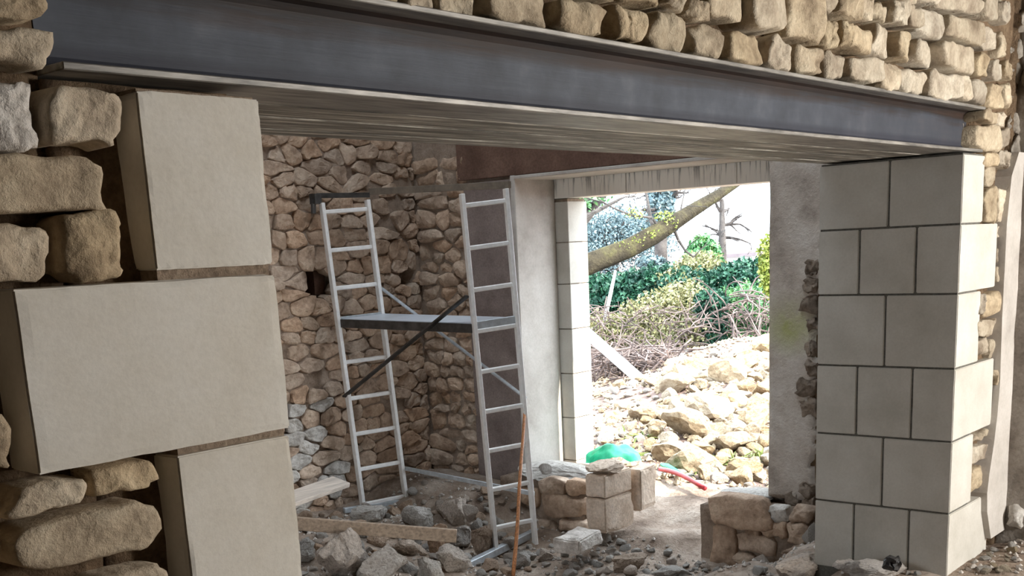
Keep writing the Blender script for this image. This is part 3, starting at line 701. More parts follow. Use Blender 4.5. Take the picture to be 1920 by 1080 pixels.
# platform resting on the rungs of both frames
zf = 5.07/8
A, B_, C_, D_ = lerp('rn', zf), lerp('rb', zf), lerp('lb', zf), lerp('ln', zf)
cx_ = (A+B_+C_+D_)/4
def shr(p, k=.94): return cx_+(p-cx_)*k
up = Vector((0, 0, 1))
pf = empty('platform', cx_); pf.parent = sf; pf.location = cx_-sf.location
pm = MB(); pm.v = [shr(p)+up*.035 for p in (A, B_, C_, D_)]+[shr(p)+up*.022 for p in (A, B_, C_, D_)]
pm.f = [(0, 3, 2, 1), (4, 5, 6, 7)]+[(i, (i+1) % 4, 4+(i+1) % 4, 4+i) for i in range(4)]
bmv = pm.build('deck_panel', M['decktop'], pf)
for p, q in ((A, D_), (B_, C_)): MB().bar(shr(p, .96)+up*.0, shr(q, .96)+up*.0, .025, .06, up).build('side_rail', M['darksteel'], pf, bevel=.003)
MB().bar(shr(A, .99)+up*.02, shr(B_, .99)+up*.02, .03, .05, up).build('end_rail', M['alulegs'], pf, bevel=.003)
MB().bar(shr(D_, .99)+up*.02, shr(C_, .99)+up*.02, .03, .05, up).build('end_rail', M['alulegs'], pf, bevel=.003)
off = (lerp('rb', .5)-lerp('rn', .5)).normalized()
MB().bar(lerp('rn', .735)-off*.03, lerp('ln', .385)-off*.03, .014, .034, off).build('diagonal_brace', M['darksteel'], sf, bevel=.002)
MB().bar(lerp('lb', .735)+off*.02, lerp('rb', .395)+off*.02, .012, .022, off).build('diagonal_brace', M['alulegs'], sf, bevel=.002)
MB().bar(lerp('rb', .085)+off*.02, lerp('lb', .10)+off*.02, .02, .03, up).build('horizontal_brace', M['alulegs'], sf, bevel=.002)
bd = (on(1052, 975, 'Z', -.21)-on(875, 1062, 'Z', -.26)); 
MB().bar(on(872, 1062, 'Z', -.39), on(1054, 973, 'Z', -.39), .05, .05, up).build('base_bar', M['alulegs'], sf, bevel=.003)
MB().bar(lerp('ln', -.01)-Vector((.15, -.05, 0)), lerp('lb', -.02)+Vector((.22, -.07, 0)), .04, .04, up).build('base_bar', M['alulegs'], sf, bevel=.003)
MB().bar(lerp('ln', 1.055)-off*.03, lerp('lb', 1.045)+off*.02, .03, .034, up).build('guard_rail', M['darksteel'], sf, bevel=.002)
MB().bar(lerp('lb', 1.055)+off*.03, lerp('rb', 1.045)+off*.03, .03, .045, up).build('guard_board', M['guard'], sf, bevel=.002)
cb = MB(); q = lerp('ln', 1.045)-off*.04
cb.box(q-Vector((.03, .03, .035)), q+Vector((.03, .03, .035))); cb.bar(q+Vector((-.02, 0, 0)), q+Vector((-.03, 0, -.10)), .02, .03).build('clamp', M['darksteel'], sf)

# ------------------------------------------------------------------ boards and pole
a, b = on(963, 1079, 'Z', -.40), None
b = at(984, 766, 7.75)
ps = MB().tube([a+(b-a)*t+Vector((.006*math.sin(t*9), .004*math.cos(t*7), 0)) for t in [i/10 for i in range(11)]], [.0135-.004*i/10 for i in range(11)], 9, .15).build('wooden_pole', M['stick'], smooth=True)
tag(ps, 'thin brown wooden pole leaning against the near scaffold ladder', 'pole')
def board(name, p, q, w, th, mat, label, nrm):
    d = (q-p).normalized(); n = Vector(nrm).normalized(); s = n.cross(d).normalized(); n = d.cross(s)
    m = MB(); m.quadprism(p, q, s, n, w/2, th/2); o = m.build(name, mat, bevel=.003); return tag(o, label, 'plank')
board('wooden_plank', on(540, 980, 'X', 2.95), on(856, 1005, 'Y', 3.02), .03, .085, M['board'], 'long wooden plank standing on edge among the rubble', (0, 0, 1))
p0, p1 = on(530, 942, 'Y', 4.25), on(640, 903, 'Y', 4.35)
board('wooden_plank', p0, p1, .16, .035, M['paleboard'], 'short dusty grey plank lying against the back wall', (.05, -.25, 1))

# ------------------------------------------------------------------ dressed blocks and stones at the doorway
def cblock(name, corner, sx, sy, sz, label, rz, seed, mat, chip=.012, tilt=(0, 0)):
    """block whose near vertical edge stands at corner (base)"""
    c, s = math.cos(rz), math.sin(rz); off = Vector((c*sx/2-s*sy/2, s*sx/2+c*sy/2, sz/2)); cc = Vector(corner)+off
    o = block(name, cc-Vector((sx, sy, sz))/2, cc+Vector((sx, sy, sz))/2, mat, None, .008, chip, 8, seed, rz, tilt); return tag(o, label, 'stone block')
M['cutblock'] = rockmat('cut_beige_limestone', (186, 162, 140), (222, 202, 182), (236, 220, 204), 5, 50, .006, vary=.12)
c0 = on(1137, 1003, 'X', 4.62)
h1 = on(1137, 936, 'X', 4.62).z-c0.z; h2 = on(1137, 893, 'X', 4.62).z-c0.z-h1
cblock('cut_stone_block', c0, .34, .17, h1-.004, 'squared beige stone block at the doorway, lower of two stacked', .0, 3, M['cutblock'])
cblock('cut_stone_block', c0+Vector((0, 0, h1)), .33, .165, h2, 'squared beige stone block at the doorway, upper of two stacked', .02, 5, M['cutblock'])
t0 = on(1150, 889, 'X', 4.72)
tag(rock('rough_stone', Vector((4.76, c0.y+.10, c0.z+h1+h2+.035)), (.30, .26, .085), 52, M['cutblock'], 4, (0.03, .02, .1), rough=.05), 'flat rough stone lying on top of the stacked beige blocks', 'stone')
q = on(1203, 960, 'X', 5.0)
cblock('cut_stone_block', q, .24, .13, on(1203, 882, 'X', 5.0).z-q.z, 'upright beige block standing behind the stacked pair', .1, 8, M['cutblock'], .02)
q = on(1087, 1042, 'Z', -.30)
cblock('cut_stone_block', q, .34, .20, .10, 'grey dusty squared block lying flat beside the scaffold foot', .15, 12, M['rubble'], .02)
tag(rock('round_stone', at(1022, 878, 8.05)+Vector((0, 0, 0)), (.09, .09, .08), 61, M['rubble'], 3, rough=.05), 'small round brown stone at the foot of plaster reveal', 'stone')
tag(rock('flat_stone', on(1497, 1036, 'X', 4.78), (.10, .24, .10), 62, M['backstone'], 4, (0, 0, .1), rough=.06), 'dark flat stone propped against the white pillar base', 'stone')
tag(rock('pale_chip', on(1517, 1003, 'X', 4.80), (.05, .09, .17), 63, M['palestone'], 3, (.1, 0, 0), rough=.04), 'pale triangular stone chip leaning beside the white pillar', 'stone')
tag(rock('pale_chip', on(1428, 1058, 'X', 4.70), (.08, .12, .13), 64, M['rubble'], 3, (.1, 0, .2), rough=.04), 'squarish pale stone in front of the near sill wall', 'stone')

# ------------------------------------------------------------------ rubble on the floor of the far room (traced pieces)
TR = [  # centre px, width px, height px, ground depth hint (camera depth), label, category, material
 (644, 1040, 88, 92, 7.0, 'tall jagged mortar-crusted boulder in front of long plank', 'rubble'),
 (716, 1056, 92, 70, 6.8, 'broad pale-topped boulder at the bottom beside jagged boulder', 'rubble'),
 (783, 970, 62, 48, 7.9, 'white-faced boulder behind the long plank near scaffold', 'palestone'),
 (847, 966, 62, 60, 7.7, 'rounded conical grey boulder behind end of the long plank', 'rubble'),
 (768, 1030, 62, 40, 7.1, 'brown rounded boulder just below the long plank', 'rubble'),
 (708, 1004, 42, 42, 7.25, 'thin leaning stone shard touching the long plank', 'backstone'),
 (822, 1016, 40, 62, 7.2, 'reddish brown broken stone at the plank end', 'backstone'),
 (860, 1010, 44, 48, 7.2, 'grey crusted stone between plank end and scaffold foot', 'rubble'),
 (906, 1015, 44, 58, 7.35, 'dark pitted stone behind the scaffold near foot', 'backstone'),
 (850, 1050, 66, 52, 6.9, 'sloping angular stone left of the scaffold base bar', 'rubble'),
 (808, 1068, 48, 50, 6.75, 'pale angular stone at the bottom beside sloping stone', 'palestone'),
 (690, 965, 70, 34, 8.1, 'flat white-topped broken stone at the far ladder foot', 'palestone'),
 (676, 958, 22, 18, 8.2, 'small pale round stone against the far ladder stile', 'palestone'),
 (570, 1030, 40, 44, 7.1, 'blue-grey block partly hidden by the left quoins', 'palestone'),
 (884, 962, 30, 34, 7.9, 'small tan upright stone right of conical boulder', 'rubble'),
 (892, 984, 24, 26, 7.8, 'small rounded tan stone below the upright one', 'rubble'),
 (975, 1050, 44, 34, 6.95, 'brown stone with white side beneath leaning pole', 'rubble'),
 (1026, 1042, 36, 30, 7.0, 'rounded tan stone in front of the flat block', 'rubble'),
 (1130, 1012, 30, 26, 7.35, 'small pale stone at foot of the beige blocks', 'palestone'),
 (1180, 1056, 62, 34, 6.9, 'dark half-buried stone in the dirt below the doorway', 'backstone'),
 (1500, 1066, 96, 44, 6.15, 'long pale slab stone heaped before the white pillar', 'rubble'),
 (1640, 1070, 110, 40, 5.7, 'rounded beige debris lump at the white pillar foot', 'rubble'),
 (1400, 1074, 50, 30, 6.5, 'whitish stone at the bottom edge before the near sill wall', 'palestone'),
 (1260, 1074, 70, 26, 6.6, 'flat whitish stone at the bottom edge below doorway', 'palestone'),
 (1880, 1000, 36, 24, 6.1, 'pale stone on the floor right of the white pillar', 'palestone'),
 (640, 985, 40, 26, 7.6, 'brown stone buried behind the long plank', 'rubble'),
 (955, 1020, 30, 26, 7.3, 'grey stone wedged behind the leaning pole', 'rubble'),
 (1590, 1066, 54, 26, 5.9, 'grey gravelly stone between slab and beige lump', 'rubble'),
]
BIG = []
def foot(u, v):
    z = -.3
    for _ in range(12):
        p = on(u, v, 'Z', z); z += .7*(ground(p.x, p.y, 0)-z)
    return (p-EYE).dot(FW)
for i, (u, v, w, h, t, lab, mt) in enumerate(TR):
    t = foot(u, v+h*.42); c = at(u, v, t); sc = t/F_PX; ww, hh = w*sc*1.08, h*sc*1.1
    o = rock('rubble_stone' if i not in (0, 1, 2, 3) else 'boulder', c, (ww, ww*.8, hh), 70+i, M[mt], 4 if w > 34 else 3, (R.uniform(-.12, .12), R.uniform(-.12, .12), -PAN+R.uniform(-.3, .3)), cuts=13, flat=1.0, rough=.085)
    tag(o, lab, 'boulder' if i < 4 else 'stone'); BIG.append((c, ww))
tag(rock('black_scrap', on(1672, 1056, 'Y', -.09), (.11, .08, .07), 68, M['black'], 3, (0, .1, .4), cuts=6, flat=1.0, rough=.2), 'crumpled black scrap at the foot of the white pillar', 'scrap')

# smaller stones, alike, in each patch of floor
def scatter(n, poly_px, smin, smax, mats, label, group, seed, name, z0=-.25, zfun=None, cat='stone', sub=2, marks=()):
    rnd = random.Random(seed); protos = []; k = 0; tries = 0
    while k < n and tries < n*40:
        tries += 1
        u = rnd.uniform(min(p[0] for p in poly_px), max(p[0] for p in poly_px)); v = rnd.uniform(min(p[1] for p in poly_px), max(p[1] for p in poly_px))
        ins = False; j = len(poly_px)-1
        for i in range(len(poly_px)):
            (xi, yi), (xj, yj) = poly_px[i], poly_px[j]
            if (yi > v) != (yj > v) and u < (xj-xi)*(v-yi)/(yj-yi)+xi: ins = not ins
            j = i
        if not ins: continue
        z = z0
        for _ in range(6):
            p = on(u, v, 'Z', z); z = ground(p.x, p.y, 0)
        if not (zfun is None or zfun(p)): continue
        s = smin+(smax-smin)*rnd.random()**1.8
        if any((p.xy-c.xy).length < (s+w)*.42 for c, w in BIG): continue
        BIG.append((p, s*.8))
        mi = rnd.randrange(len(mats))
        o = rock(name, Vector((p.x, p.y, ground(p.x, p.y)+s*.16)), (s, s*rnd.uniform(.7, 1.0), s*rnd.uniform(.5, .75)), 200+rnd.randrange(14), mats[mi], sub, (rnd.uniform(-.4, .4), rnd.uniform(-.4, .4), rnd.uniform(0, 6.3)))
        tone = {'broken_limestone': 'grey-beige', 'pale_rubble_stone': 'whitish', 'brown_rubble_stone': 'brown', 'sunlit_limestone': 'cream', 'warm_limestone': 'tan'}.get(mats[mi].name, 'pale')
        q = (s-smin)/(smax-smin); word = 'larger' if q > .5 else 'medium' if q > .18 else 'small'
        near = min(marks, key=lambda k: (k[1]-u)**2+((k[2]-v)*1.3)**2)[0]
        tag(o, '%s %s %s %s' % (word, tone, label, near), cat, group); k += 1
inroom = lambda p: p.x < 4.8 and .75 < p.y < 4.55
scatter(95, [(560, 950), (760, 945), (900, 1000), (1000, 1010), (1000, 1080), (560, 1080)], .06, .17, [M['rubble'], M['rubble'], M['palestone'], M['backstone']], 'rubble stone', 'rubble stones under the scaffold', 31, 'rubble_stone', zfun=inroom, sub=3, marks=[('beside the tall jagged boulder', 620, 1040), ('behind the long plank', 640, 985), ('in front of the broad boulder', 720, 1075), ('under the end of long plank', 820, 1010), ('beside the conical boulder', 850, 970), ('by the far ladder foot', 690, 950), ('behind the scaffold platform corner', 790, 945), ('left of the scaffold base bar', 860, 1060), ('beside the near ladder foot', 920, 1030), ('at foot of the leaning pole', 965, 1070), ('behind the near scaffold ladder', 940, 985), ('below the left end of the plank', 580, 1000)])
scatter(80, [(1000, 1030), (1100, 1005), (1330, 1050), (1450, 1060), (1450, 1080), (980, 1080)], .035, .10, [M['rubble'], M['palestone'], M['rubble']], 'loose stone on the dirt', 'small stones on the dirt below the doorway', 32, 'small_stone', zfun=inroom, marks=[('beside the flat squared block', 1060, 1040), ('below the stacked beige blocks', 1140, 1020), ('at foot of the leaning pole', 985, 1065), ('in the passage to the doorway', 1230, 1040), ('beside the near sill wall', 1330, 1060), ('before the near sill wall', 1420, 1070), ('beside the half-buried dark stone', 1180, 1060), ('at the bottom picture edge below doorway', 1270, 1078), ('at the bottom before flat block', 1060, 1075)])
scatter(24, [(880, 930), (1000, 960), (1010, 1000), (900, 1000)], .05, .11, [M['rubble'], M['backstone']], 'stone on the floor', 'small stones behind the near ladder', 33, 'small_stone', zfun=inroom, marks=[("behind the near ladder's rungs", 940, 960), ('beside the base bar', 960, 1000), ('before the low wall', 1000, 980), ('beside the horizontal brace', 890, 935)])
scatter(46, [(1440, 1050), (1700, 1052), (1860, 1010), (1920, 990), (1920, 1080), (1440, 1080)], .025, .08, [M['rubble'], M['palestone'], M['wallstone']], 'debris stone', 'small stones at the white pillar foot', 34, 'small_stone', z0=0, zfun=lambda p: not (3.85 < p.x < 4.45 and -.03 < p.y < .72), marks=[('beside the pale slab before pillar', 1500, 1060), ('by the beige lump', 1640, 1065), ('by the black scrap', 1690, 1060), ('right of the white pillar', 1870, 1020), ('in the right bottom corner', 1900, 1060), ("before the pillar's bright face", 1800, 1060), ('left of the white pillar', 1460, 1070)])
def gravel(name, n, test, box, smin, smax, mat, label, seed):
    rnd = random.Random(seed); V, f = [], []; k = 0
    while k < n:
        x, y = rnd.uniform(box[0], box[2]), rnd.uniform(box[1], box[3])
        if not test(x, y): continue
        z = ground(x, y); s = smin+(smax-smin)*rnd.random()**2; b = len(V)
        a = rnd.uniform(0, 6.3)
        for dx, dy, dz in ((1, 0, 0), (0, .8, .1), (-.9, 0, 0), (0, -.7, .05), (.15, .1, .8), (0, 0, -.5)):
            V.append((x+s*(dx*math.cos(a)-dy*math.sin(a)), y+s*(dx*math.sin(a)+dy*math.cos(a)), z+s*(dz+.2)))
        f += [(b, b+1, b+4), (b+1, b+2, b+4), (b+2, b+3, b+4), (b+3, b, b+4), (b+1, b, b+5), (b+2, b+1, b+5), (b+3, b+2, b+5), (b, b+3, b+5)]; k += 1
    return tag(link(name, pyd(name, V, f), mat), label, 'gravel', kind='stuff')
gravel('gravel', 4200, lambda x, y: y > .7 or x < 3.8 or x > 4.45 or y < -.02, (2.0, -.9, 4.85, 4.5), .006, .024, M['rubble'], 'loose gravel and chips over the dirt floor', 5)
gravel('gravel', 9000, lambda x, y: y < x*.75-.5 and y > x*.36-.6, (5.9, 1.8, 14, 8.4), .012, .05, M['outrubble'], 'pale gravel on the sunlit ground outside', 6)

# ------------------------------------------------------------------ outside: stone heap
OUTP = [(1108, 745), (1180, 720), (1300, 680), (1445, 630), (1445, 925), (1330, 930), (1240, 880), (1185, 850), (1115, 830)]
scatter(150, [(1250, 690), (1445, 655), (1445, 900), (1330, 920), (1240, 860), (1200, 800)], .16, .52, [M['outrubble']], 'heap stone outside', 'stones of the heap outside the doorway', 41, 'heap_stone', z0=0, zfun=lambda p: p.x > 6.1, sub=3, marks=[('near the green sheet', 1150, 840), ('by the red pipe', 1270, 890), ('beside the near door jamb', 1430, 800), ('at the far door frame', 1120, 780), ('below the brush pile', 1140, 745), ('at foot of the pale post', 1210, 730), ('on the crest by the stump', 1340, 670), ('on the crest at the near jamb', 1430, 650), ('in the middle of the heap', 1300, 780), ('low in front of the heap', 1330, 900), ('low beside the near sill wall', 1420, 890), ('on the left slope', 1210, 800), ('on the upper left slope', 1260, 710), ('high on the right slope', 1390, 720)])
scatter(140, OUTP, .08, .2, [M['outrubble'], M['palestone']], 'scattered stone outside', 'small stones scattered outside the doorway', 42, 'small_stone', z0=0, zfun=lambda p: p.x > 6.1, marks=[('near the green sheet', 1150, 840), ('by the red pipe', 1270, 890), ('beside the near door jamb', 1430, 800), ('at the far door frame', 1120, 780), ('below the brush pile', 1140, 745), ('at foot of the pale post', 1210, 730), ('on the crest by the stump', 1340, 670), ('on the crest at the near jamb', 1430, 650), ('in the middle of the heap', 1300, 780), ('low in front of the heap', 1330, 900), ('low beside the near sill wall', 1420, 890), ('on the left slope', 1210, 800), ('on the upper left slope', 1260, 710), ('high on the right slope', 1390, 720)])

for u, v, lab in [(1197, 822, 'green weed tuft on the heap above the green sheet'), (1228, 851, 'small weed tuft right of the green sheet'), (1312, 886, 'weed tuft low on the heap beyond the red pipe'), (1381, 869, 'weed tuft between stones left of near jamb'), (1433, 858, 'weed tuft against the near door jamb'), (1256, 765, 'weed tuft high on the left of the heap')]:
    t = foot(u, v); rw = random.Random(u); wm = MB(); b0 = at(u, v, t)
    for k in range(34):
        d = Vector((rw.gauss(0, 1), rw.gauss(0, 1), rw.uniform(.5, 1.6))).normalized(); p = b0+Vector((rw.gauss(0, .06), rw.gauss(0, .06), -.02)); L = rw.uniform(.06, .16)
        wm.tube([p, p+d*L*.6, p+d*L+Vector((d.x, d.y, -.3))*L*.4], [.008, .009, .002], 3)
    tag(wm.build('weed_tuft', M['weed']), lab, 'weed', 'weeds on the stone heap')

# ------------------------------------------------------------------ outside: plastic sheet and pipes
q = at(1148, 858, 8.75)
bm = bmesh.new(); bmesh.ops.create_grid(bm, x_segments=22, y_segments=16, size=1.0)
for v in bm.verts:
    x, y = v.co.x, v.co.y; r2 = x*x+y*y
    h = max(0, 1-r2*.8)**.7*(.75+.35*noise.noise(Vector((x*1.7, y*1.7, 2)))) + .10*noise.noise(Vector((x*4.5, y*4.5, 5)))
    v.co = Vector((x*.20*(1-.1*y), y*.16, h*.14))
o = link('green_sheet', from_bm(bm, 'green_sheet'), M['green'], None, q+Vector((0, 0, -.005)), True); o.rotation_euler = (0, 0, -PAN)
tag(o, 'crumpled bright green plastic sheet behind the stone blocks', 'plastic sheet')
def gp(u, v): return at(u, v, foot(u, v)-.15)+Vector((0, 0, .03))
def pipe(name, a, b, r, mat, label, cat='pipe'):
    return tag(MB().tube([a+(b-a)*i/6+Vector((0, 0, .02*math.sin(i*.6))) for i in range(7)], r, 10).build(name, mat, smooth=True), label, cat)
pipe('red_pipe', gp(1238, 886), gp(1322, 921), .018, M['red'], 'red plastic pipe on the ground just outside doorway')
o = MB().tube([gp(1240, 877), gp(1252, 883), gp(1268, 892), gp(1292, 905)], [.012, .03, .025, .006], 8).build('green_strap', M['green'], smooth=True)
tag(o, 'narrow green plastic strip beside the red pipe', 'plastic strip')

# ------------------------------------------------------------------ outside: vegetation
def leaves(name, blobs, n, size, mat, parent=None, seed=0, fill=.5, flat=False):
    """blobs: (centre, (rx, ry, rz)); leaves hang near each blob's surface"""
    rng = np.random.default_rng(seed); vol = np.array([b[1][0]*b[1][1]*b[1][2] for b in blobs])**.67; pick = rng.choice(len(blobs), n, p=vol/vol.sum())
    C = np.array([list(b[0]) for b in blobs])[pick]; A = np.array([b[1] for b in blobs])[pick]
    d = rng.normal(size=(n, 3)); d /= np.linalg.norm(d, axis=1)[:, None]; r = fill+(1-fill)*rng.random(n)**.5; r *= 1+.18*np.sin(d[:, 0]*9+C[:, 0])*np.sin(d[:, 2]*8+d[:, 1]*7)
    P = C+A*d*r[:, None]
    t = rng.normal(size=(n, 3)); t /= np.linalg.norm(t, axis=1)[:, None]; b = np.cross(t, rng.normal(size=(n, 3))); b /= np.linalg.norm(b, axis=1)[:, None]
    s = size*rng.uniform(.6, 1.3, n)[:, None]
    V = np.stack([P-t*s, P+b*s*.55, P+t*s, P-b*s*.55], 1).reshape(-1, 3)
    c = V.mean(0); V = V-c
    me = D.meshes.new(name); me.vertices.add(4*n); me.vertices.foreach_set('co', V.astype('f').ravel()); me.loops.add(4*n); me.loops.foreach_set('vertex_index', np.arange(4*n, dtype='i'))
    me.polygons.add(n); me.polygons.foreach_set('loop_start', np.arange(0, 4*n, 4, dtype='i')); me.update(calc_edges=True)
    return link(name, me, mat, parent, Vector(c))
def branchy(mb, p, d, L, r, depth, rnd, seg=5, droop=0.0):
    pts = [p]; dd = d.copy(); n = 5
    for i in range(n):
        dd = (dd+Vector((rnd.gauss(0, .16), rnd.gauss(0, .16), rnd.gauss(0, .12)-droop))).normalized(); pts.append(pts[-1]+dd*L/n)
    mb.tube(pts, [r*(1-.55*i/n) for i in range(n+1)], seg)
    if depth:
        for _ in range(rnd.choice((2, 3))):
            i = rnd.randrange(2, n+1); nd = (dd+Vector((rnd.gauss(0, .6), rnd.gauss(0, .6), rnd.gauss(.1, .5)))).normalized()
            branchy(mb, pts[i], nd, L*rnd.uniform(.5, .75), r*.5, depth-1, rnd, seg, droop)
rv = random.Random(77)
# ivy hedge along the garden wall
blobs = [(at(u, v, 19.3), (.55, .5, h)) for u, v, h in [(1085, 560, .42), (1120, 562, .44), (1155, 560, .42), (1190, 556, .44), (1225, 550, .46), (1260, 545, .44)]]+[(at(u, v, 18.8), (.5, .5, h)) for u, v, h in [(1290, 545, .38), (1370, 535, .34), (1400, 535, .42), (1435, 532, .42), (1470, 530, .42)]]
hw = link('garden_wall', pyd('garden_wall', *(lambda m: (m.v, m.f))(MB().bar(at(1060, 640, 19.9), at(1500, 600, 19.4), .4, 1.5))), M['darkmortar']); tag(hw, 'old garden wall buried under the dark ivy', 'wall', kind='structure')
tag(leaves('ivy_hedge', blobs, 30000, .045, M['ivy'], seed=1, fill=.6), 'dark green ivy covering the top of the garden wall', 'ivy', kind='stuff')
# brambles in front of it
blobs = [(at(u, v, t), (rx, .45, rz)) for u, v, t, rx, rz in [(1120, 625, 18.3, .5, .35), (1165, 632, 18.1, .5, .42), (1210, 612, 18.0, .5, .5), (1250, 600, 18, .42, .55), (1285, 580, 18.1, .4, .5), (1245, 650, 17.6, .5, .32), (1290, 640, 17.5, .35, .4), (1310, 500, 19.2, .4, .26), (1270, 525, 19, .4, .22)]]
tag(leaves('bramble_thicket', blobs, 22000, .032, M['bramble'], seed=2, fill=.3), 'yellowish bramble thicket below the dark ivy', 'brambles', kind='stuff')
blobs = [(at(u, v, t), (rx, .4, rz)) for u, v, t, rx, rz in [(1365, 600, 17.8, .32, .5), (1400, 590, 17.9, .4, .5), (1430, 620, 17.8, .4, .42), (1375, 645, 17.6, .3, .25)]]
tag(leaves('green_shrub', blobs, 14000, .03, M['lightgreen'], seed=3, fill=.25), 'pale green shrub right of the ivy-clad stump', 'shrub', kind='stuff')
# ivy-clad stump
st = empty('ivy_stump', at(1335, 665, 17.3), label='upright stump wrapped in dark ivy before the hedge', cat='stump')
MB().tube([at(1338, 670, 17.4), at(1336, 620, 17.4), at(1334, 560, 17.4)], [.16, .14, .12], 8, .2).build('trunk', M['barkgrey'], st, smooth=True)
leaves('ivy', [(at(1334, 570, 17.35), (.26, .26, .22)), (at(1336, 610, 17.35), (.22, .22, .3)), (at(1340, 650, 17.3), (.2, .2, .22))], 6000, .036, M['ivy'], st, 4, .6)['kind'] = 'stuff'
tag(leaves('round_bush', [(at(1318, 486, 21), (.32, .32, .42)), (at(1338, 502, 21), (.22, .22, .3))], 6000, .045, M['lightgreen'], seed=5, fill=.4), 'rounded bright green bush above the hedge', 'bush', kind='stuff')
tag(leaves('yellow_shrub', [(at(1446, 485, 15.5), (.16, .2, .36)), (at(1452, 520, 15.5), (.16, .2, .3))], 2200, .035, M['yellowgreen'], seed=6, fill=.2), 'yellow-green twigs beside the right door edge', 'shrub', kind='stuff')
# brush pile of bare twigs
tw = MB()
for k in range(420):
    u = rv.uniform(1095, 1275); top = 655+max(0, (u-1110))*.02; bot = 742-(u-1110)*.30
    v = rv.uniform(top, max(top+8, bot)); p = at(u, v, rv.uniform(15.6, 17)); d = Vector((rv.gauss(0, 1), rv.gauss(0, 1), rv.gauss(0, .5))).normalized()
    L = rv.uniform(.3, .9); tw.tube([p-d*L/2, p+Vector((rv.gauss(0, .05), 0, rv.gauss(0, .05))), p+d*L/2], [.014, .010, .005], 4)
tag(tw.build('brush_pile', M['twig']), 'heap of dry bare twigs under the brambles', 'brush pile', kind='stuff')
tw = MB()
for k in range(90):
    u = rv.uniform(1340, 1450); v = rv.uniform(545, 640); p = at(u, v, rv.uniform(16.8, 17.5)); pts = [p]; d = Vector((rv.gauss(0, 1), rv.gauss(0, 1), rv.gauss(.3, .7))).normalized()
    for j in range(5): d = (d+Vector((rv.gauss(0, .25), rv.gauss(0, .25), -.22))).normalized(); pts.append(pts[-1]+d*.16)
    tw.tube(pts, [.011]*5+[.005], 4)
tag(tw.build('dry_vines', M['twig']), 'tangle of arching dry vines in the pale green shrub', 'vines', kind='stuff')
tw = MB()
for k in range(170):
    u = rv.uniform(1105, 1330); v = rv.uniform(575, 680); p = at(u, v, rv.uniform(16.9, 17.5)); d = Vector((rv.gauss(0, 1), rv.gauss(0, 1), rv.gauss(.3, .8))).normalized(); L = rv.uniform(.25, .8)
    tw.tube([p-d*L/2, p+Vector((rv.gauss(0, .05), 0, rv.gauss(0, .05))), p+d*L/2], [.010, .008, .004], 4)
tag(tw.build('bramble_stems', M['twig']), 'bare grey stems sticking out of the yellowish brambles', 'stems', kind='stuff')
tag(MB().bar(at(1098, 622, 15.6), at(1205, 716, 15.2), .15, .10, (0, 0, 1)).build('concrete_post', M['concrete'], bevel=.01), 'pale straight post leaning over the brush pile', 'post')
def limb(name, pts, rad, mat, label, cat='branch'):
    return tag(MB().tube(pts, rad, 7, .15).build(name, mat, smooth=True), label, cat)
limb('dead_branch', [at(1238, 700, 15.6), at(1262, 678, 15.9), at(1290, 655, 16.2)], [.035, .03, .015], M['concrete'], 'bare pale branch lying across brush pile')
limb('dead_branch', [at(1154, 508, 18.2), at(1146, 545, 18.0), at(1134, 600, 17.8)], [.02, .03, .03], M['concrete'], 'thin pale stick slanting in the ivy left')
limb('dead_branch', [at(1222, 556, 18.2), at(1232, 580, 18.0), at(1236, 590, 18)], [.03, .03, .02], M['concrete'], 'short pale stump stick in the ivy centre')
# big leaning tree
lt = empty('leaning_tree', at(1090, 505, 17), label='thick mossy tree trunk leaning diagonally across the doorway view', cat='tree')
tp = [at(u, v, t) for u, v, t in [(1040, 520, 16.5), (1090, 498, 16.7), (1135, 482, 16.9), (1180, 466, 17.1), (1225, 440, 17.3), (1262, 418, 17.5), (1300, 395, 17.7), (1340, 370, 17.9), (1380, 344, 18.1), (1430, 312, 18.4)]]
MB().tube(tp, [.165, .16, .155, .145, .14, .12, .095, .08, .065, .05], 14, .3).build('trunk', M['bark'], lt, smooth=True)
for pts, r in [([(1262, 425, 17.5), (1272, 450, 17.6), (1285, 470, 17.7), (1300, 482, 17.8)], .03), ([(1225, 428, 17.3), (1218, 400, 17.4), (1212, 365, 17.5), (1203, 330, 17.6)], .035), ([(1235, 425, 17.3), (1222, 408, 17.2), (1185, 404, 17.0), (1150, 390, 16.9), (1120, 372, 16.8)], .022), ([(1275, 405, 17.5), (1278, 385, 17.6), (1286, 350, 17.8)], .02), ([(1060, 425, 16.6), (1100, 405, 16.8), (1140, 385, 17.0), (1165, 372, 17.2)], .05)]:
    mb = MB(); P = [at(*q) for q in pts]; mb.tube(P, [r*(1-.6*i/(len(P)-1)) for i in range(len(P))], 6, .2)
    for q in P[1:]:
        branchy(mb, q, Vector((rv.gauss(0, 1), rv.gauss(0, 1), rv.gauss(.3, .6))).normalized(), .45, r*.35, 1, rv, 4)
    mb.build('branch', M['barkgrey'], lt)
ml = [(at(u, v, t), (.16, .16, .10)) for u, v, t in [(1165, 462, 17.0), (1195, 452, 17.1), (1215, 440, 17.2), (1190, 400, 17.0), (1245, 405, 17.3), (1255, 420, 17.4)]]
leaves('foliage', ml, 700, .02, M['yellowgreen'], lt, 8, .2)['kind'] = 'stuff'
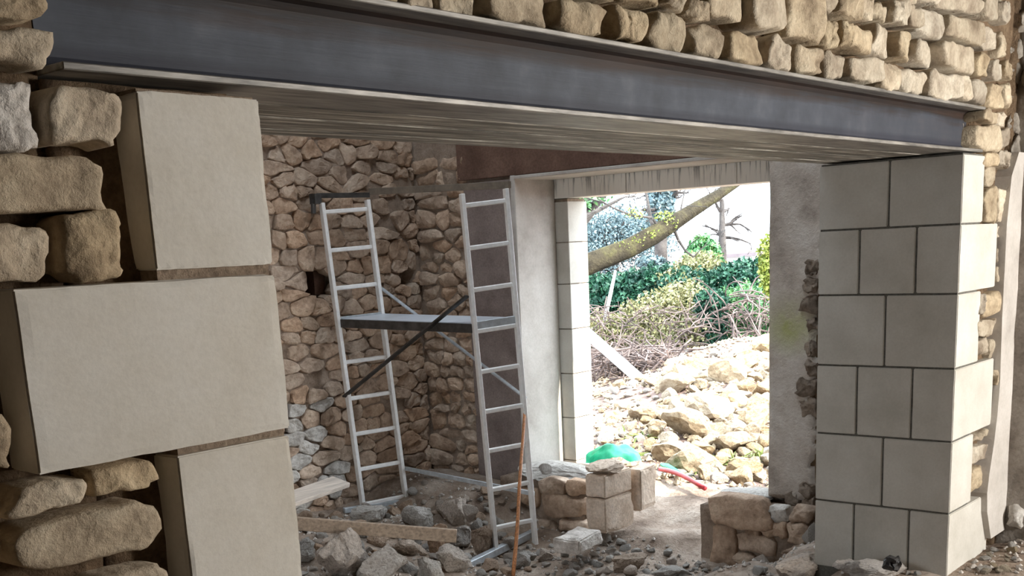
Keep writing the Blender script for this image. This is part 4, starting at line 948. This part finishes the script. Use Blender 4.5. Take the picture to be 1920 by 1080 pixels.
# other trees beyond the hedge
def tree(name, u, v0, v1, t, r, blobs, n, size, mat, label, seed, lean=0):
    o = empty(name, at(u, v0, t), label=label, cat='tree', group='trees beyond the hedge'); rnd = random.Random(seed); mb = MB()
    P = [at(u+lean*i/4, v0+(v1-v0)*i/4, t) for i in range(5)]; P0 = P[0].copy(); P0.z = -.3; mb.tube([P0]+P, [r]+[r*(1-.5*i/4) for i in range(5)], 7, .2); mb.build('trunk', M['barkgrey'], o, smooth=True)
    mb = MB()
    for q in P[1:]:
        for _ in range(2): branchy(mb, q, Vector((rnd.gauss(0, 1), rnd.gauss(0, 1), abs(rnd.gauss(.4, .5)))).normalized(), (P[-1]-P[0]).length*.42, r*.45, 2, rnd, 4)
    mb.build('branch', M['barkgrey'], o)
    if blobs: leaves('foliage', blobs, n, size, mat, o, seed, .3)['kind'] = 'stuff'
tree('bare_tree', 1354, 470, 375, 30, .12, None, 0, 0, None, 'slender bare tree standing alone right of the trunk', 91)
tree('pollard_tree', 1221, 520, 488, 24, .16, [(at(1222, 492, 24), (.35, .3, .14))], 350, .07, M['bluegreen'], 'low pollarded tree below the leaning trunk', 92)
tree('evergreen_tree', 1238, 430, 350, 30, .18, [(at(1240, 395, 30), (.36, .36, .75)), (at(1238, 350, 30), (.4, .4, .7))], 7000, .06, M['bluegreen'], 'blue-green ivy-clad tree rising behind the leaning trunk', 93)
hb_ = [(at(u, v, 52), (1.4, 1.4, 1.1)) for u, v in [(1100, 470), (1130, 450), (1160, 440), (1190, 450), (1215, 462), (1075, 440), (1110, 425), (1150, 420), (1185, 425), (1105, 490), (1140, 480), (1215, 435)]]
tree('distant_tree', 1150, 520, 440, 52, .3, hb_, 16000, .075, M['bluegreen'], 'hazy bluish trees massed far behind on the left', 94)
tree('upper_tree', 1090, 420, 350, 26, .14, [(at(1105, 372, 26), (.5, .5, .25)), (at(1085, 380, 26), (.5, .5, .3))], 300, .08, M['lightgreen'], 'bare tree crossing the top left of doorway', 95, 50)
# house far behind
hs = empty('house', at(1400, 500, 45), label='pale low house with a grey roof edge behind the hedge', cat='house')
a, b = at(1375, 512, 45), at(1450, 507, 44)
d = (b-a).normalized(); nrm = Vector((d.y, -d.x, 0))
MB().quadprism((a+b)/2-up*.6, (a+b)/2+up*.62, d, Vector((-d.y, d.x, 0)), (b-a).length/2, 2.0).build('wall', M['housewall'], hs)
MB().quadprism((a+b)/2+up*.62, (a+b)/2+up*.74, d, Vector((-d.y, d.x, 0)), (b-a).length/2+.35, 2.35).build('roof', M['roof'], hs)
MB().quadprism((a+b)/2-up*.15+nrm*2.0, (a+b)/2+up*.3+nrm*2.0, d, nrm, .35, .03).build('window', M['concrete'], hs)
